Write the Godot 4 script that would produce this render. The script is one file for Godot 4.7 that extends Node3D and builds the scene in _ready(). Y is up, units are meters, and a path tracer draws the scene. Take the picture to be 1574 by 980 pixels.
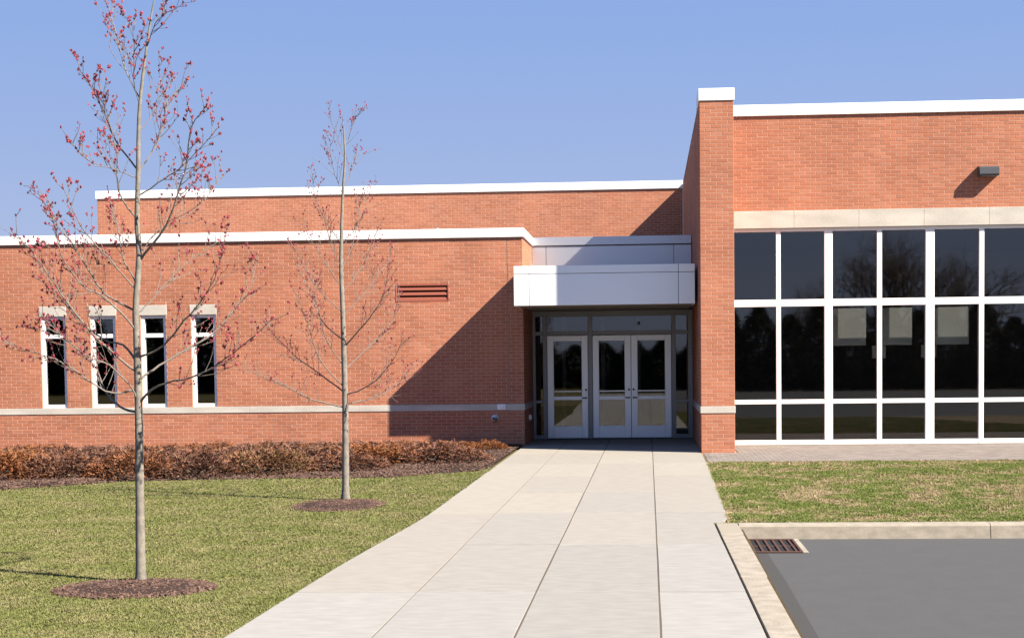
extends Node3D
# Brick building with an entrance canopy, two budding young maples, a walkway and a parking lot.

var M := {}
var used := {}
var part_counts := {}
var rng := RandomNumberGenerator.new()
var cam_inv: Transform3D

const SUN := Vector3(-1.0, -0.945, -0.472)
const COURSE := 0.0745
const BRICK := 0.2235

# ---------------------------------------------------------------- helpers

func lin(r: float, g: float, b: float, a := 1.0) -> Color:
	var c := Color(r, g, b, 1.0).linear_to_srgb()
	c.a = a
	return c

func noise_tex(seed_: int, freq: float, lo: float, hi: float, octaves := 4, size := 512, kind := FastNoiseLite.TYPE_SIMPLEX_SMOOTH) -> NoiseTexture2D:
	var n := FastNoiseLite.new()
	n.seed = seed_
	n.frequency = freq
	n.noise_type = kind
	n.fractal_octaves = octaves
	var t := NoiseTexture2D.new()
	t.width = size
	t.height = size
	t.seamless = true
	t.noise = n
	var g := Gradient.new()
	g.set_color(0, Color(lo, lo, lo))
	g.set_color(1, Color(hi, hi, hi))
	t.color_ramp = g
	return t

func mat(called: String, c: Color, rough := 0.8, spec := 0.4) -> StandardMaterial3D:
	var m := StandardMaterial3D.new()
	m.resource_name = called
	m.albedo_color = c
	m.roughness = rough
	m.metallic_specular = spec
	M[called] = m
	return m

func grain(m: StandardMaterial3D, tex: Texture2D, scale: Vector3) -> void:
	m.albedo_texture = tex
	m.uv1_triplanar = true
	m.uv1_world_triplanar = true
	m.uv1_scale = scale

func patches(m: StandardMaterial3D, tex: Texture2D, scale: Vector3) -> void:
	m.detail_enabled = true
	m.detail_albedo = tex
	m.detail_blend_mode = BaseMaterial3D.BLEND_MODE_MUL
	m.detail_uv_layer = BaseMaterial3D.DETAIL_UV_2
	m.uv2_triplanar = true
	m.uv2_world_triplanar = true
	m.uv2_scale = scale

func relief(m: StandardMaterial3D, tex: Texture2D, cm: float) -> void:
	m.heightmap_enabled = true
	m.heightmap_texture = tex
	m.heightmap_scale = cm

func begin() -> SurfaceTool:
	var st := SurfaceTool.new()
	st.begin(Mesh.PRIMITIVE_TRIANGLES)
	return st

func tri(st: SurfaceTool, a: Vector3, b: Vector3, c: Vector3, out: Vector3) -> void:
	var n := (b - a).cross(c - a)
	if n.length_squared() < 1e-16:
		return
	n = n.normalized()
	if n.dot(out) < 0.0:
		n = -n
		st.set_normal(n); st.add_vertex(a)
		st.set_normal(n); st.add_vertex(b)
		st.set_normal(n); st.add_vertex(c)
	else:
		st.set_normal(n); st.add_vertex(a)
		st.set_normal(n); st.add_vertex(c)
		st.set_normal(n); st.add_vertex(b)

func quad(st: SurfaceTool, a: Vector3, b: Vector3, c: Vector3, d: Vector3, out: Vector3) -> void:
	tri(st, a, b, c, out)
	tri(st, a, c, d, out)

func box(st: SurfaceTool, lo: Vector3, hi: Vector3, bev := 0.0) -> void:
	var c := (lo + hi) * 0.5
	var h := (hi - lo) * 0.5
	bev = minf(bev, minf(h.x, minf(h.y, h.z)) * 0.45)
	if bev <= 0.0:
		for ax in 3:
			for s in [-1.0, 1.0]:
				var n := Vector3.ZERO
				n[ax] = s
				var u := Vector3.ZERO
				u[(ax + 1) % 3] = h[(ax + 1) % 3]
				var v := Vector3.ZERO
				v[(ax + 2) % 3] = h[(ax + 2) % 3]
				var o := c + n * h[ax]
				quad(st, o - u - v, o + u - v, o + u + v, o - u + v, n)
		return
	var k := h - Vector3.ONE * bev
	for ax in 3:
		var ay := (ax + 1) % 3
		var az := (ax + 2) % 3
		for s in [-1.0, 1.0]:
			var n := Vector3.ZERO
			n[ax] = s
			var u := Vector3.ZERO
			u[ay] = k[ay]
			var v := Vector3.ZERO
			v[az] = k[az]
			var o := c + n * h[ax]
			quad(st, o - u - v, o + u - v, o + u + v, o - u + v, n)
			for t in [-1.0, 1.0]:
				# bevel along az between +-ax and +-ay
				var p := Vector3.ZERO
				p[ax] = s * h[ax]
				p[ay] = t * k[ay]
				var q := Vector3.ZERO
				q[ax] = s * k[ax]
				q[ay] = t * h[ay]
				var m := Vector3.ZERO
				m[ay] = t
				quad(st, c + p - v, c + p + v, c + q + v, c + q - v, n + m)
	for sx in [-1.0, 1.0]:
		for sy in [-1.0, 1.0]:
			for sz in [-1.0, 1.0]:
				var d := Vector3(sx, sy, sz)
				tri(st, c + Vector3(h.x, k.y, k.z) * d, c + Vector3(k.x, h.y, k.z) * d, c + Vector3(k.x, k.y, h.z) * d, d)

func prism(st: SurfaceTool, ring: PackedVector3Array, down: float, bev := 0.0) -> void:
	# ring: top outline; extruded straight down, its top edge chamfered
	var c := Vector3.ZERO
	for p in ring:
		c += p
	c /= ring.size()
	var n := ring.size()
	var top := PackedVector3Array()
	for p in ring:
		var d := c - p
		d.y = 0.0
		top.append(p + d.normalized() * bev * 1.4)
	for i in n:
		var j := (i + 1) % n
		var out := (ring[i] + ring[j]) * 0.5 - c
		out.y = 0.0
		tri(st, top[i], top[j], c, Vector3.UP)
		var lo := Vector3(0, -bev, 0)
		if bev > 0.0:
			quad(st, top[i], top[j], ring[j] + lo, ring[i] + lo, out.normalized() + Vector3.UP)
		quad(st, ring[i] + lo, ring[j] + lo, ring[j] - Vector3(0, down, 0), ring[i] - Vector3(0, down, 0), out)

func tube(st: SurfaceTool, pts: PackedVector3Array, rad: PackedFloat32Array, sides := 6) -> void:
	var prev := PackedVector3Array()
	var prevn := PackedVector3Array()
	var side := Vector3.RIGHT
	for i in pts.size():
		var t := (pts[mini(i + 1, pts.size() - 1)] - pts[maxi(i - 1, 0)]).normalized()
		if absf(t.dot(side)) > 0.95:
			side = Vector3.FORWARD
		var a := (side - t * side.dot(t)).normalized()
		side = a
		var b := t.cross(a)
		var ring := PackedVector3Array()
		var nn := PackedVector3Array()
		for k in sides:
			var an := TAU * k / sides
			var o := a * cos(an) + b * sin(an)
			nn.append(o)
			ring.append(pts[i] + o * rad[i])
		if i > 0:
			for k in sides:
				var l := (k + 1) % sides
				for v in [[0, k], [1, k], [1, l], [0, k], [1, l], [0, l]]:
					st.set_normal(prevn[v[1]] if v[0] == 0 else nn[v[1]])
					st.add_vertex(prev[v[1]] if v[0] == 0 else ring[v[1]])
		prev = ring
		prevn = nn

func rod(st: SurfaceTool, a: Vector3, b: Vector3, r: float, sides := 12) -> void:
	var d := (b - a).normalized()
	var e := minf(r * 0.15, 0.006)
	tube(st, PackedVector3Array([a, a, a + d * e, b - d * e, b, b]), PackedFloat32Array([0.0, r - e, r, r, r - e, 0.0]), sides)

func smooth_path(p: PackedVector3Array, per := 4) -> PackedVector3Array:
	var o := PackedVector3Array()
	for i in p.size() - 1:
		var a := p[maxi(i - 1, 0)]
		var d := p[mini(i + 2, p.size() - 1)]
		for k in per:
			o.append(p[i].cubic_interpolate(p[i + 1], a, d, float(k) / per))
	o.append(p[p.size() - 1])
	return o

func numbered(n: String) -> String:
	if not used.has(n):
		used[n] = 0
		return n
	used[n] += 1
	return "%s_%03d" % [n, used[n]]

func obj(called: String, st: SurfaceTool, m: Material, parent: Node = self) -> MeshInstance3D:
	var o := MeshInstance3D.new()
	o.mesh = st.commit()
	o.mesh.surface_set_material(0, m)
	return hang(called, o, parent)

func hang(called: String, o: Node3D, parent: Node) -> Node3D:
	if parent == self:
		o.name = numbered(called)
	else:
		if not part_counts.has(parent):
			part_counts[parent] = {}
		var counts: Dictionary = part_counts[parent]
		var k: int = counts.get(called, 0)
		o.name = called if k == 0 else "%s_%03d" % [called, k]
		counts[called] = k + 1
	parent.add_child(o, true)
	return o

func block(called: String, lo: Vector3, hi: Vector3, m: Material, parent: Node, bev := 0.004) -> MeshInstance3D:
	var st := begin()
	box(st, lo, hi, bev)
	return obj(called, st, m, parent)

func thing(called: String, label: String, category: String, at := Vector3.ZERO, group := "") -> Node3D:
	var o := Node3D.new()
	o.position = at
	hang(called, o, self)
	tag(o, label, category, group)
	return o

func tag(o: Node, label: String, category: String, group := "") -> void:
	o.set_meta("label", label)
	o.set_meta("category", category)
	if group != "":
		o.set_meta("group", group)

func setting(o: Node, label: String, category: String) -> Node:
	tag(o, label, category)
	o.set_meta("kind", "structure")
	return o

func stuff(o: Node, label := "", category := "") -> Node:
	o.set_meta("kind", "stuff")
	if label != "":
		tag(o, label, category)
	return o

func many(called: String, mesh: Mesh, xs: Array, cols: Array, parent: Node) -> MultiMeshInstance3D:
	var mm := MultiMesh.new()
	mm.transform_format = MultiMesh.TRANSFORM_3D
	mm.use_colors = cols.size() > 0
	mm.mesh = mesh
	mm.instance_count = xs.size()
	for i in xs.size():
		mm.set_instance_transform(i, xs[i])
		if cols.size() > 0:
			mm.set_instance_color(i, cols[i])
	var o := MultiMeshInstance3D.new()
	o.multimesh = mm
	hang(called, o, parent)
	return o

# ---------------------------------------------------------------- brickwork

var brick_mesh: ArrayMesh
var brick_tones := []

func make_brick() -> void:
	var w := (BRICK - 0.013) * 0.5
	var h := (COURSE - 0.0095) * 0.5
	var e := 0.002
	var st := begin()
	var f := [Vector3(-w + e, -h + e, 0), Vector3(w - e, -h + e, 0), Vector3(w - e, h - e, 0), Vector3(-w + e, h - e, 0)]
	var g := [Vector3(-w, -h, -e), Vector3(w, -h, -e), Vector3(w, h, -e), Vector3(-w, h, -e)]
	quad(st, f[0], f[1], f[2], f[3], Vector3.BACK)
	for i in 4:
		var j := (i + 1) % 4
		var o: Vector3 = (g[i] + g[j]) * 0.5
		quad(st, f[i], f[j], g[j], g[i], o.normalized() + Vector3.BACK)
		quad(st, g[i], g[j], g[j] + Vector3(0, 0, -0.03), g[i] + Vector3(0, 0, -0.03), o)
	brick_mesh = st.commit()
	brick_mesh.surface_set_material(0, M.brick)
	for c in [[0.445, 0.172, 0.100], [0.435, 0.166, 0.095], [0.45, 0.180, 0.107], [0.44, 0.170, 0.098], [0.415, 0.158, 0.094], [0.445, 0.178, 0.104], [0.43, 0.161, 0.090], [0.46, 0.190, 0.118]]:
		brick_tones.append(c)
		var m: StandardMaterial3D = M.brick.duplicate()
		m.vertex_color_use_as_albedo = false
		m.albedo_color = lin(c[0], c[1], c[2])
		m.resource_name = "brick_tone_%d" % brick_tones.size()
		M["brick_tone_%d" % (brick_tones.size() - 1)] = m

# bricks of one wall face: origin is its lower left corner seen from outside, u runs right, n points out
func lay(list: Array, origin: Vector3, u: Vector3, n: Vector3, length: float, height: float, holes: Array, shift := 0.0) -> void:
	var rows := int(ceil(height / COURSE))
	for r in rows:
		var v0 := r * COURSE
		var v1 := minf(v0 + COURSE, height)
		if v1 - v0 < 0.02:
			continue
		var x := -BRICK + fposmod(shift + (BRICK * 0.5 if r % 2 == 1 else 0.0), BRICK)
		while x < length:
			var pieces := [Rect2(maxf(x, 0.0), v0, minf(x + BRICK, length) - maxf(x, 0.0), v1 - v0)]
			x += BRICK
			for h: Rect2 in holes:
				var next := []
				for p: Rect2 in pieces:
					if not p.intersects(h):
						next.append(p)
						continue
					if h.position.x > p.position.x:
						next.append(Rect2(p.position.x, p.position.y, h.position.x - p.position.x, p.size.y))
					if h.end.x < p.end.x:
						next.append(Rect2(h.end.x, p.position.y, p.end.x - h.end.x, p.size.y))
					var a := maxf(p.position.x, h.position.x)
					var b := minf(p.end.x, h.end.x)
					if h.position.y > p.position.y + 0.018:
						next.append(Rect2(a, p.position.y, b - a, h.position.y - p.position.y))
					if h.end.y < p.end.y - 0.018:
						next.append(Rect2(a, h.end.y, b - a, p.end.y - h.end.y))
				pieces = next
			for p: Rect2 in pieces:
				if p.size.x < 0.025 or p.size.y < 0.018:
					continue
				var c := p.get_center()
				var at := origin + u * c.x + Vector3.UP * c.y + n * rng.randf_range(-0.0012, 0.0012)
				var su := (p.size.x - 0.013) / (BRICK - 0.013)
				var sv := (p.size.y - 0.0095) / (COURSE - 0.0095)
				list.append([Transform3D(Basis(u * su, Vector3.UP * sv, n), at), n, p.size.x * p.size.y, rng.randi() % brick_tones.size()])

func seen_size(e: Array) -> float:
	var at: Vector3 = e[0].origin
	var q := cam_inv * at
	if q.z > -1.0 or at.y < 0.4:
		return 0.0
	var px := 866.4 + 2200.0 * q.x / -q.z
	var py := 667.0 - 2200.0 * q.y / -q.z
	if px < 4 or px > 1570 or py < 0 or py > 980:
		return 0.0
	var eye := (Vector3(0, 1.86, 0) - at)
	return e[2] * maxf(eye.normalized().dot(e[1]), 0.0) / eye.length_squared()

func set_bricks(parent: Node3D, list: Array) -> void:
	var keyed := []
	for e in list:
		keyed.append([seen_size(e), e])
	keyed.sort_custom(func(a, b): return a[0] > b[0])
	var xs := []
	var cols := []
	for i in keyed.size():
		var e: Array = keyed[i][1]
		if i < 300 and keyed[i][0] > 0.0:
			var o := MeshInstance3D.new()
			o.mesh = brick_mesh
			o.material_override = M["brick_tone_%d" % e[3]]
			o.transform = e[0]
			hang("brick", o, parent)
		else:
			xs.append(e[0])
			var c: Array = brick_tones[e[3]]
			var f := rng.randf_range(0.93, 1.06)
			cols.append(Color(c[0] * f, c[1] * f, c[2] * f))
	stuff(many("brickwork", brick_mesh, xs, cols, parent))

# mortar slab with openings, lying behind the bricks
func wall_boxes(st: SurfaceTool, origin: Vector3, u: Vector3, n: Vector3, length: float, height: float, holes: Array, thick: float) -> void:
	var us := [0.0, length]
	var vs := [0.0, height]
	for h: Rect2 in holes:
		for q in [h.position.x, h.end.x]:
			if q > 0.0 and q < length and not us.has(q): us.append(q)
		for q in [h.position.y, h.end.y]:
			if q > 0.0 and q < height and not vs.has(q): vs.append(q)
	us.sort()
	vs.sort()
	for i in us.size() - 1:
		var start := -1.0
		for j in vs.size():
			var solid := false
			if j < vs.size() - 1:
				solid = true
				var mid := Vector2((us[i] + us[i + 1]) * 0.5, (vs[j] + vs[j + 1]) * 0.5)
				for h: Rect2 in holes:
					if h.has_point(mid): solid = false
			if solid and start < 0.0:
				start = vs[j]
			elif not solid and start >= 0.0:
				var a: Vector3 = origin + u * us[i] + Vector3.UP * start - n * 0.003
				var b: Vector3 = origin + u * us[i + 1] + Vector3.UP * vs[j] - n * thick
				box(st, Vector3(minf(a.x, b.x), minf(a.y, b.y), minf(a.z, b.z)), Vector3(maxf(a.x, b.x), maxf(a.y, b.y), maxf(a.z, b.z)))
				start = -1.0

func strip(parent: Node, called: String, x0: float, x1: float, y0: float, y1: float, z0: float, z1: float, m: Material, step: float, gap := 0.005, bev := 0.006) -> void:
	# a run of stones or metal panels along x, joint by joint
	var n := maxi(1, roundi((x1 - x0) / step))
	for i in n:
		var a := lerpf(x0, x1, float(i) / n) + (gap * 0.5 if i > 0 else 0.0)
		var b := lerpf(x0, x1, float(i + 1) / n) - (gap * 0.5 if i < n - 1 else 0.0)
		block(called, Vector3(a, y0, z0), Vector3(b, y1, z1), m, parent, bev)

const MAPLE_A := [
	[-0.00,-0.01,-0.00, 0.01,0.75,-0.00, 0.02,1.42,-0.00, 0.02,1.87,-0.00, 0.02,2.09,-0.00, 0.02,2.37,-0.00, 0.06,2.80,-0.00, 0.05,3.07,-0.00, 0.07,3.49,-0.00, 0.10,4.07,-0.00, 0.20,4.71,-0.00, 0.26,5.01,-0.00],
	[0.05,3.10,-0.00, -0.08,3.34,0.07, -0.06,3.65,0.14, -0.10,3.96,0.22, -0.14,4.24,0.30],
	[0.07,3.49,-0.00, 0.22,3.82,-0.14, 0.28,4.17,-0.26, 0.45,4.37,-0.35],
	[0.07,3.52,-0.00, -0.17,3.80,-0.13, -0.35,4.15,-0.27, -0.58,4.47,-0.40],
	[0.06,3.46,-0.00, -0.09,3.51,0.13, -0.26,3.58,0.29, -0.35,3.74,0.45],
	[0.10,4.09,-0.00, 0.08,4.23,0.07, 0.14,4.50,0.20, 0.16,4.69,0.30],
	[0.10,4.13,-0.00, -0.07,4.43,-0.11, -0.19,4.79,-0.23, -0.28,5.00,-0.30],
	[0.18,4.57,-0.00, 0.30,4.72,0.13, 0.47,4.80,0.25],
	[0.07,2.76,-0.00, 0.35,3.05,0.13, 0.57,3.48,0.29, 0.68,3.80,0.42, 0.84,3.97,0.50],
	[0.07,2.80,-0.00, 0.17,3.00,-0.12, 0.46,3.22,-0.32, 0.66,3.53,-0.50],
	[0.04,1.55,-0.00, 0.23,1.69,0.10, 0.58,1.76,0.26, 0.85,1.87,0.39, 1.14,2.05,0.55, 1.39,2.23,0.70],
	[0.05,1.75,-0.00, 0.18,1.86,-0.08, 0.45,2.03,-0.22, 0.61,2.15,-0.30, 0.78,2.39,-0.42, 0.88,2.55,-0.49, 0.92,2.84,-0.60],
	[0.03,1.93,-0.00, 0.28,2.03,0.08, 0.50,2.24,0.18, 0.69,2.41,0.26, 0.84,2.63,0.35, 0.94,2.87,0.45],
	[0.01,1.46,-0.00, -0.18,1.51,-0.09, -0.33,1.63,-0.18, -0.41,1.75,-0.26, -0.56,1.93,-0.37, -0.85,2.11,-0.52, -1.26,2.24,-0.70],
	[0.01,1.56,-0.00, -0.03,1.71,0.08, -0.16,1.87,0.20, -0.31,1.96,0.31, -0.47,2.14,0.46, -0.59,2.31,0.60],
	[0.02,1.88,-0.00, -0.14,2.04,-0.09, -0.35,2.10,-0.16, -0.66,2.33,-0.30, -0.88,2.57,-0.41, -1.14,2.88,-0.55],
	[0.02,2.16,-0.00, -0.09,2.32,0.07, -0.23,2.46,0.15, -0.35,2.53,0.20, -0.47,2.74,0.30, -0.50,3.03,0.41, -0.52,3.26,0.50],
	[0.01,2.33,-0.00, -0.25,2.46,-0.09, -0.41,2.63,-0.16, -0.65,2.95,-0.28, -0.82,3.15,-0.36, -1.00,3.41,-0.45],
	[0.03,2.51,-0.00, -0.16,2.77,0.11, -0.32,2.98,0.20, -0.41,3.21,0.29, -0.45,3.37,0.35],
	[0.01,1.81,-0.00, -0.25,2.09,0.19, -0.43,2.39,0.36, -0.55,2.65,0.50, -0.63,2.82,0.61, -0.73,2.96,0.70],
	[0.02,2.30,-0.00, 0.12,2.40,-0.06, 0.33,2.68,-0.20, 0.56,2.88,-0.33, 0.72,3.00,-0.40],
	[0.07,3.31,-0.00, 0.21,3.38,0.03, 0.43,3.50,0.08, 0.68,3.69,0.15, 0.83,3.84,0.20],
	[0.01,1.65,-0.00, -0.23,1.65,0.11, -0.50,1.88,0.26, -0.82,2.02,0.42, -1.03,2.20,0.55],
	[0.09,3.86,-0.00, 0.17,3.98,-0.07, 0.21,4.21,-0.16, 0.19,4.45,-0.25],
	[0.05,2.54,-0.00, -0.15,2.77,-0.20, -0.28,3.08,-0.42, -0.41,3.33,-0.60]]
const MAPLE_B := [
	[-0.00,-0.01,0.00, 0.02,1.31,0.00, 0.01,2.55,0.00, 0.00,3.25,0.00, 0.04,4.12,0.00, 0.08,4.64,0.00, 0.06,5.18,0.00],
	[-0.01,1.27,0.00, -0.41,1.38,0.18, -0.72,1.58,0.34, -1.04,1.73,0.50, -1.23,1.86,0.60],
	[-0.02,1.49,0.00, -0.46,1.79,-0.21, -0.73,1.96,-0.33, -1.05,2.24,-0.49, -1.24,2.45,-0.60],
	[-0.01,1.56,0.00, -0.28,1.92,0.15, -0.40,2.39,0.32, -0.54,2.88,0.50],
	[0.01,2.17,0.00, -0.30,2.43,-0.15, -0.50,2.82,-0.32, -0.74,3.25,-0.50],
	[0.03,1.43,0.00, 0.42,1.57,0.23, 0.75,1.87,0.48, 0.95,2.17,0.70],
	[0.02,1.76,0.00, 0.38,2.15,-0.24, 0.63,2.46,-0.41, 0.67,2.92,-0.60],
	[0.02,2.08,0.00, 0.40,2.45,0.18, 0.64,2.78,0.33, 0.73,3.20,0.50],
	[0.03,1.31,0.00, 0.40,1.39,-0.25, 0.68,1.59,-0.48, 0.89,1.88,-0.70],
	[-0.00,3.49,0.00, -0.17,3.77,0.12, -0.28,4.10,0.25, -0.28,4.36,0.35],
	[0.01,3.48,0.00, 0.24,3.76,-0.14, 0.31,4.09,-0.27, 0.32,4.29,-0.35],
	[0.00,2.90,0.00, -0.18,3.20,0.15, -0.33,3.49,0.30, -0.42,3.70,0.40],
	[0.01,2.81,0.00, 0.25,3.17,-0.17, 0.37,3.44,-0.29, 0.43,3.72,-0.40],
	[0.00,2.55,0.00, -0.27,2.85,0.17, -0.47,3.23,0.34, -0.57,3.47,0.45],
	[0.00,2.50,0.00, 0.28,2.82,-0.17, 0.52,3.18,-0.34, 0.62,3.45,-0.45],
	[0.04,4.12,0.00, -0.04,4.38,0.07, -0.08,4.63,0.14, -0.07,4.83,0.20],
	[0.05,4.21,0.00, 0.15,4.46,-0.09, 0.21,4.66,-0.16, 0.31,4.71,-0.20],
	[-0.00,1.84,0.00, -0.19,2.20,0.19, -0.24,2.62,0.39, -0.27,2.96,0.55],
	[0.01,3.16,0.00, 0.13,3.43,-0.10, 0.19,3.79,-0.21, 0.20,4.07,-0.30],
	[-0.00,3.16,0.00, -0.10,3.42,0.11, -0.15,3.71,0.22, -0.16,3.92,0.30],
	[0.07,4.64,0.00, 0.00,4.86,0.04, -0.07,5.07,0.07, -0.09,5.22,0.10],
	[0.07,4.69,0.00, 0.14,4.96,-0.08, 0.16,5.14,-0.13, 0.20,5.20,-0.15]]

# ---------------------------------------------------------------- materials

func make_materials() -> void:
	var fine := noise_tex(3, 0.05, 0.86, 1.0, 4)
	var coarse := noise_tex(5, 0.012, 0.82, 1.0, 4)
	var speck := noise_tex(9, 0.22, 0.55, 1.0, 2)
	var broom := noise_tex(11, 0.05, 0.92, 1.0, 4, 1024)
	var wear := noise_tex(17, 0.008, 0.88, 1.0, 5)
	var b := mat("brick", Color.WHITE, 0.86, 0.35)
	b.vertex_color_use_as_albedo = true
	grain(b, fine, Vector3(3, 3, 3))
	patches(b, wear, Vector3(0.12, 0.12, 0.12))
	var mo := mat("mortar", lin(0.50, 0.32, 0.25), 0.95, 0.2)
	grain(mo, fine, Vector3(4, 4, 4))
	var st := mat("stone", lin(0.55, 0.515, 0.465), 0.85, 0.3)
	grain(st, fine, Vector3(0.9, 1.6, 0.9))
	patches(st, wear, Vector3(0.2, 0.5, 0.2))
	var wm := mat("white_metal", lin(0.74, 0.75, 0.77), 0.38, 0.5)
	patches(wm, noise_tex(21, 0.01, 0.93, 1.0, 4), Vector3(0.3, 0.3, 0.3))
	mat("frame_white", lin(0.74, 0.74, 0.76), 0.4, 0.5)
	mat("canopy_panel", lin(0.80, 0.81, 0.83), 0.42, 0.5).metallic = 0.35
	mat("grey_panel", lin(0.60, 0.60, 0.62), 0.42, 0.5).metallic = 0.9
	mat("substrate", lin(0.32, 0.32, 0.33), 0.8, 0.3)
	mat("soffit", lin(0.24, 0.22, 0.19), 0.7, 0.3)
	mat("door_metal", lin(0.86, 0.88, 0.92), 0.45, 0.5).metallic = 0.45
	mat("frame_metal", lin(0.22, 0.22, 0.235), 0.45, 0.5).metallic = 0.6
	mat("black_metal", lin(0.03, 0.03, 0.034), 0.5, 0.5)
	mat("dark_bronze", lin(0.045, 0.05, 0.06), 0.45, 0.5)
	mat("chrome", lin(0.55, 0.57, 0.6), 0.3, 0.5).metallic = 0.7
	mat("louver", lin(0.25, 0.075, 0.05), 0.55, 0.4)
	mat("louver_dark", lin(0.25, 0.075, 0.05), 0.9, 0.2)
	mat("interior_wall", lin(0.34, 0.33, 0.31), 0.9, 0.2)
	mat("interior_floor", lin(0.11, 0.10, 0.09), 0.9, 0.3)
	mat("pale_board", lin(0.78, 0.84, 0.78), 0.8, 0.3)
	mat("roofing", lin(0.25, 0.25, 0.25), 0.95, 0.2)
	mat("sealant", lin(0.16, 0.07, 0.045), 0.9, 0.2)
	var gl := mat("glass", lin(0.0, 0.0, 0.0, 0.41), 0.02, 0.7)
	gl.transparency = BaseMaterial3D.TRANSPARENCY_ALPHA
	gl.clearcoat_enabled = true
	gl.clearcoat = 1.0
	gl.clearcoat_roughness = 0.02
	for i in 6:
		var tint: Array = [[0.258, 0.242, 0.219], [0.248, 0.236, 0.219], [0.254, 0.247, 0.236], [0.276, 0.256, 0.228], [0.236, 0.227, 0.214], [0.268, 0.261, 0.249]][i]
		var c := mat("concrete_%d" % i, lin(tint[0], tint[1], tint[2]), 0.9, 0.3)
		grain(c, broom, Vector3(0.05, 1.0, 0.8))
		patches(c, noise_tex(40 + i, 0.03, 0.92, 1.0, 6, 1024), Vector3(0.11, 0.3, 0.26))
		relief(c, speck, 0.12)
	var cb := mat("curb", lin(0.325, 0.290, 0.242), 0.9, 0.3)
	grain(cb, fine, Vector3(1.5, 3, 1.5))
	patches(cb, noise_tex(51, 0.03, 0.82, 1.0, 4), Vector3(0.3, 0.6, 0.3))
	var cg := mat("curb_grey", lin(0.25, 0.225, 0.185), 0.9, 0.3)
	grain(cg, fine, Vector3(1.5, 3, 1.5))
	var asp := mat("asphalt", lin(0.095, 0.096, 0.101), 0.92, 0.35)
	grain(asp, noise_tex(61, 0.13, 0.56, 1.0, 3, 1024), Vector3(0.75, 0.75, 0.75))
	patches(asp, noise_tex(63, 0.03, 0.95, 1.0, 6), Vector3(0.16, 0.16, 0.16))
	relief(asp, speck, 0.3)
	var asd := mat("asphalt_dark", lin(0.066, 0.066, 0.067), 0.9, 0.35)
	grain(asd, noise_tex(67, 0.13, 0.55, 1.0, 3), Vector3(1.5, 1.5, 1.5))
	var soil := mat("soil", lin(0.10, 0.075, 0.042), 0.97, 0.15)
	grain(soil, noise_tex(71, 0.06, 0.55, 1.0, 5), Vector3(1.2, 1.2, 1.2))
	var turf := mat("turf", lin(0.15, 0.13, 0.06), 0.97, 0.15)
	grain(turf, noise_tex(73, 0.08, 0.6, 1.0, 5), Vector3(1.4, 1.4, 1.4))
	var tt := mat("turf_tan", lin(0.24, 0.185, 0.115), 0.97, 0.15)
	grain(tt, noise_tex(73, 0.08, 0.65, 1.0, 5), Vector3(1.4, 1.4, 1.4))
	var tan_ := mat("bare_soil", lin(0.36, 0.27, 0.18), 0.97, 0.15)
	grain(tan_, noise_tex(75, 0.06, 0.72, 1.0, 5), Vector3(1.0, 1.0, 1.0))
	var bl := mat("blade", Color.WHITE, 0.75, 0.3)
	bl.vertex_color_use_as_albedo = true
	bl.backlight_enabled = true
	bl.backlight = Color(0.3, 0.3, 0.3)
	var mu := mat("mulch", lin(0.062, 0.040, 0.034), 0.95, 0.2)
	grain(mu, noise_tex(81, 0.09, 0.5, 1.0, 4), Vector3(2.0, 2.0, 2.0))
	var ch := mat("chip", Color.WHITE, 0.95, 0.2)
	ch.vertex_color_use_as_albedo = true
	var pv := mat("paver", Color.WHITE, 0.92, 0.25)
	pv.vertex_color_use_as_albedo = true
	var bk := mat("bark", lin(0.37, 0.335, 0.295), 0.92, 0.25)
	grain(bk, noise_tex(91, 0.05, 0.55, 1.0, 5), Vector3(7, 2.2, 7))
	patches(bk, noise_tex(93, 0.02, 0.72, 1.0, 3), Vector3(1.4, 0.9, 1.4))
	var tw := mat("twig_bark", lin(0.23, 0.20, 0.178), 0.9, 0.25)
	grain(tw, noise_tex(95, 0.04, 0.6, 1.0, 4), Vector3(3, 3, 3))
	var bd := mat("bud", Color.WHITE, 0.7, 0.3)
	bd.vertex_color_use_as_albedo = true
	var jf := mat("juniper", Color.WHITE, 0.85, 0.25)
	jf.vertex_color_use_as_albedo = true
	mat("joint_dark", lin(0.085, 0.07, 0.056), 0.95, 0.2)
	mat("joint_pale", lin(0.12, 0.10, 0.08), 0.95, 0.2)
	mat("dead_stem", lin(0.11, 0.085, 0.065), 0.95, 0.2)
	mat("rust", lin(0.06, 0.032, 0.026), 0.85, 0.3)
	mat("pit_shade", lin(0.02, 0.02, 0.022), 0.95, 0.2)  # near-black colour carrying the shade of the drain opening
	mat("evergreen", lin(0.02, 0.03, 0.014), 0.9, 0.2)

# ---------------------------------------------------------------- building

const ZW := -31.4      # front of the low wing
const ZH := -30.73     # front of the hall
const ZF := -28.6      # front of the fin wall
const ZD := -33.85     # entrance doors
const ZU := -42.0      # rear block
const Y0 := -0.149
const XE := -2.735     # end face of the low wing

func pane(parent: Node, x0: float, x1: float, y0: float, y1: float, z: float) -> void:
	block("pane", Vector3(x0, y0, z - 0.006), Vector3(x1, y1, z + 0.006), M.glass, parent, 0.0)

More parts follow.
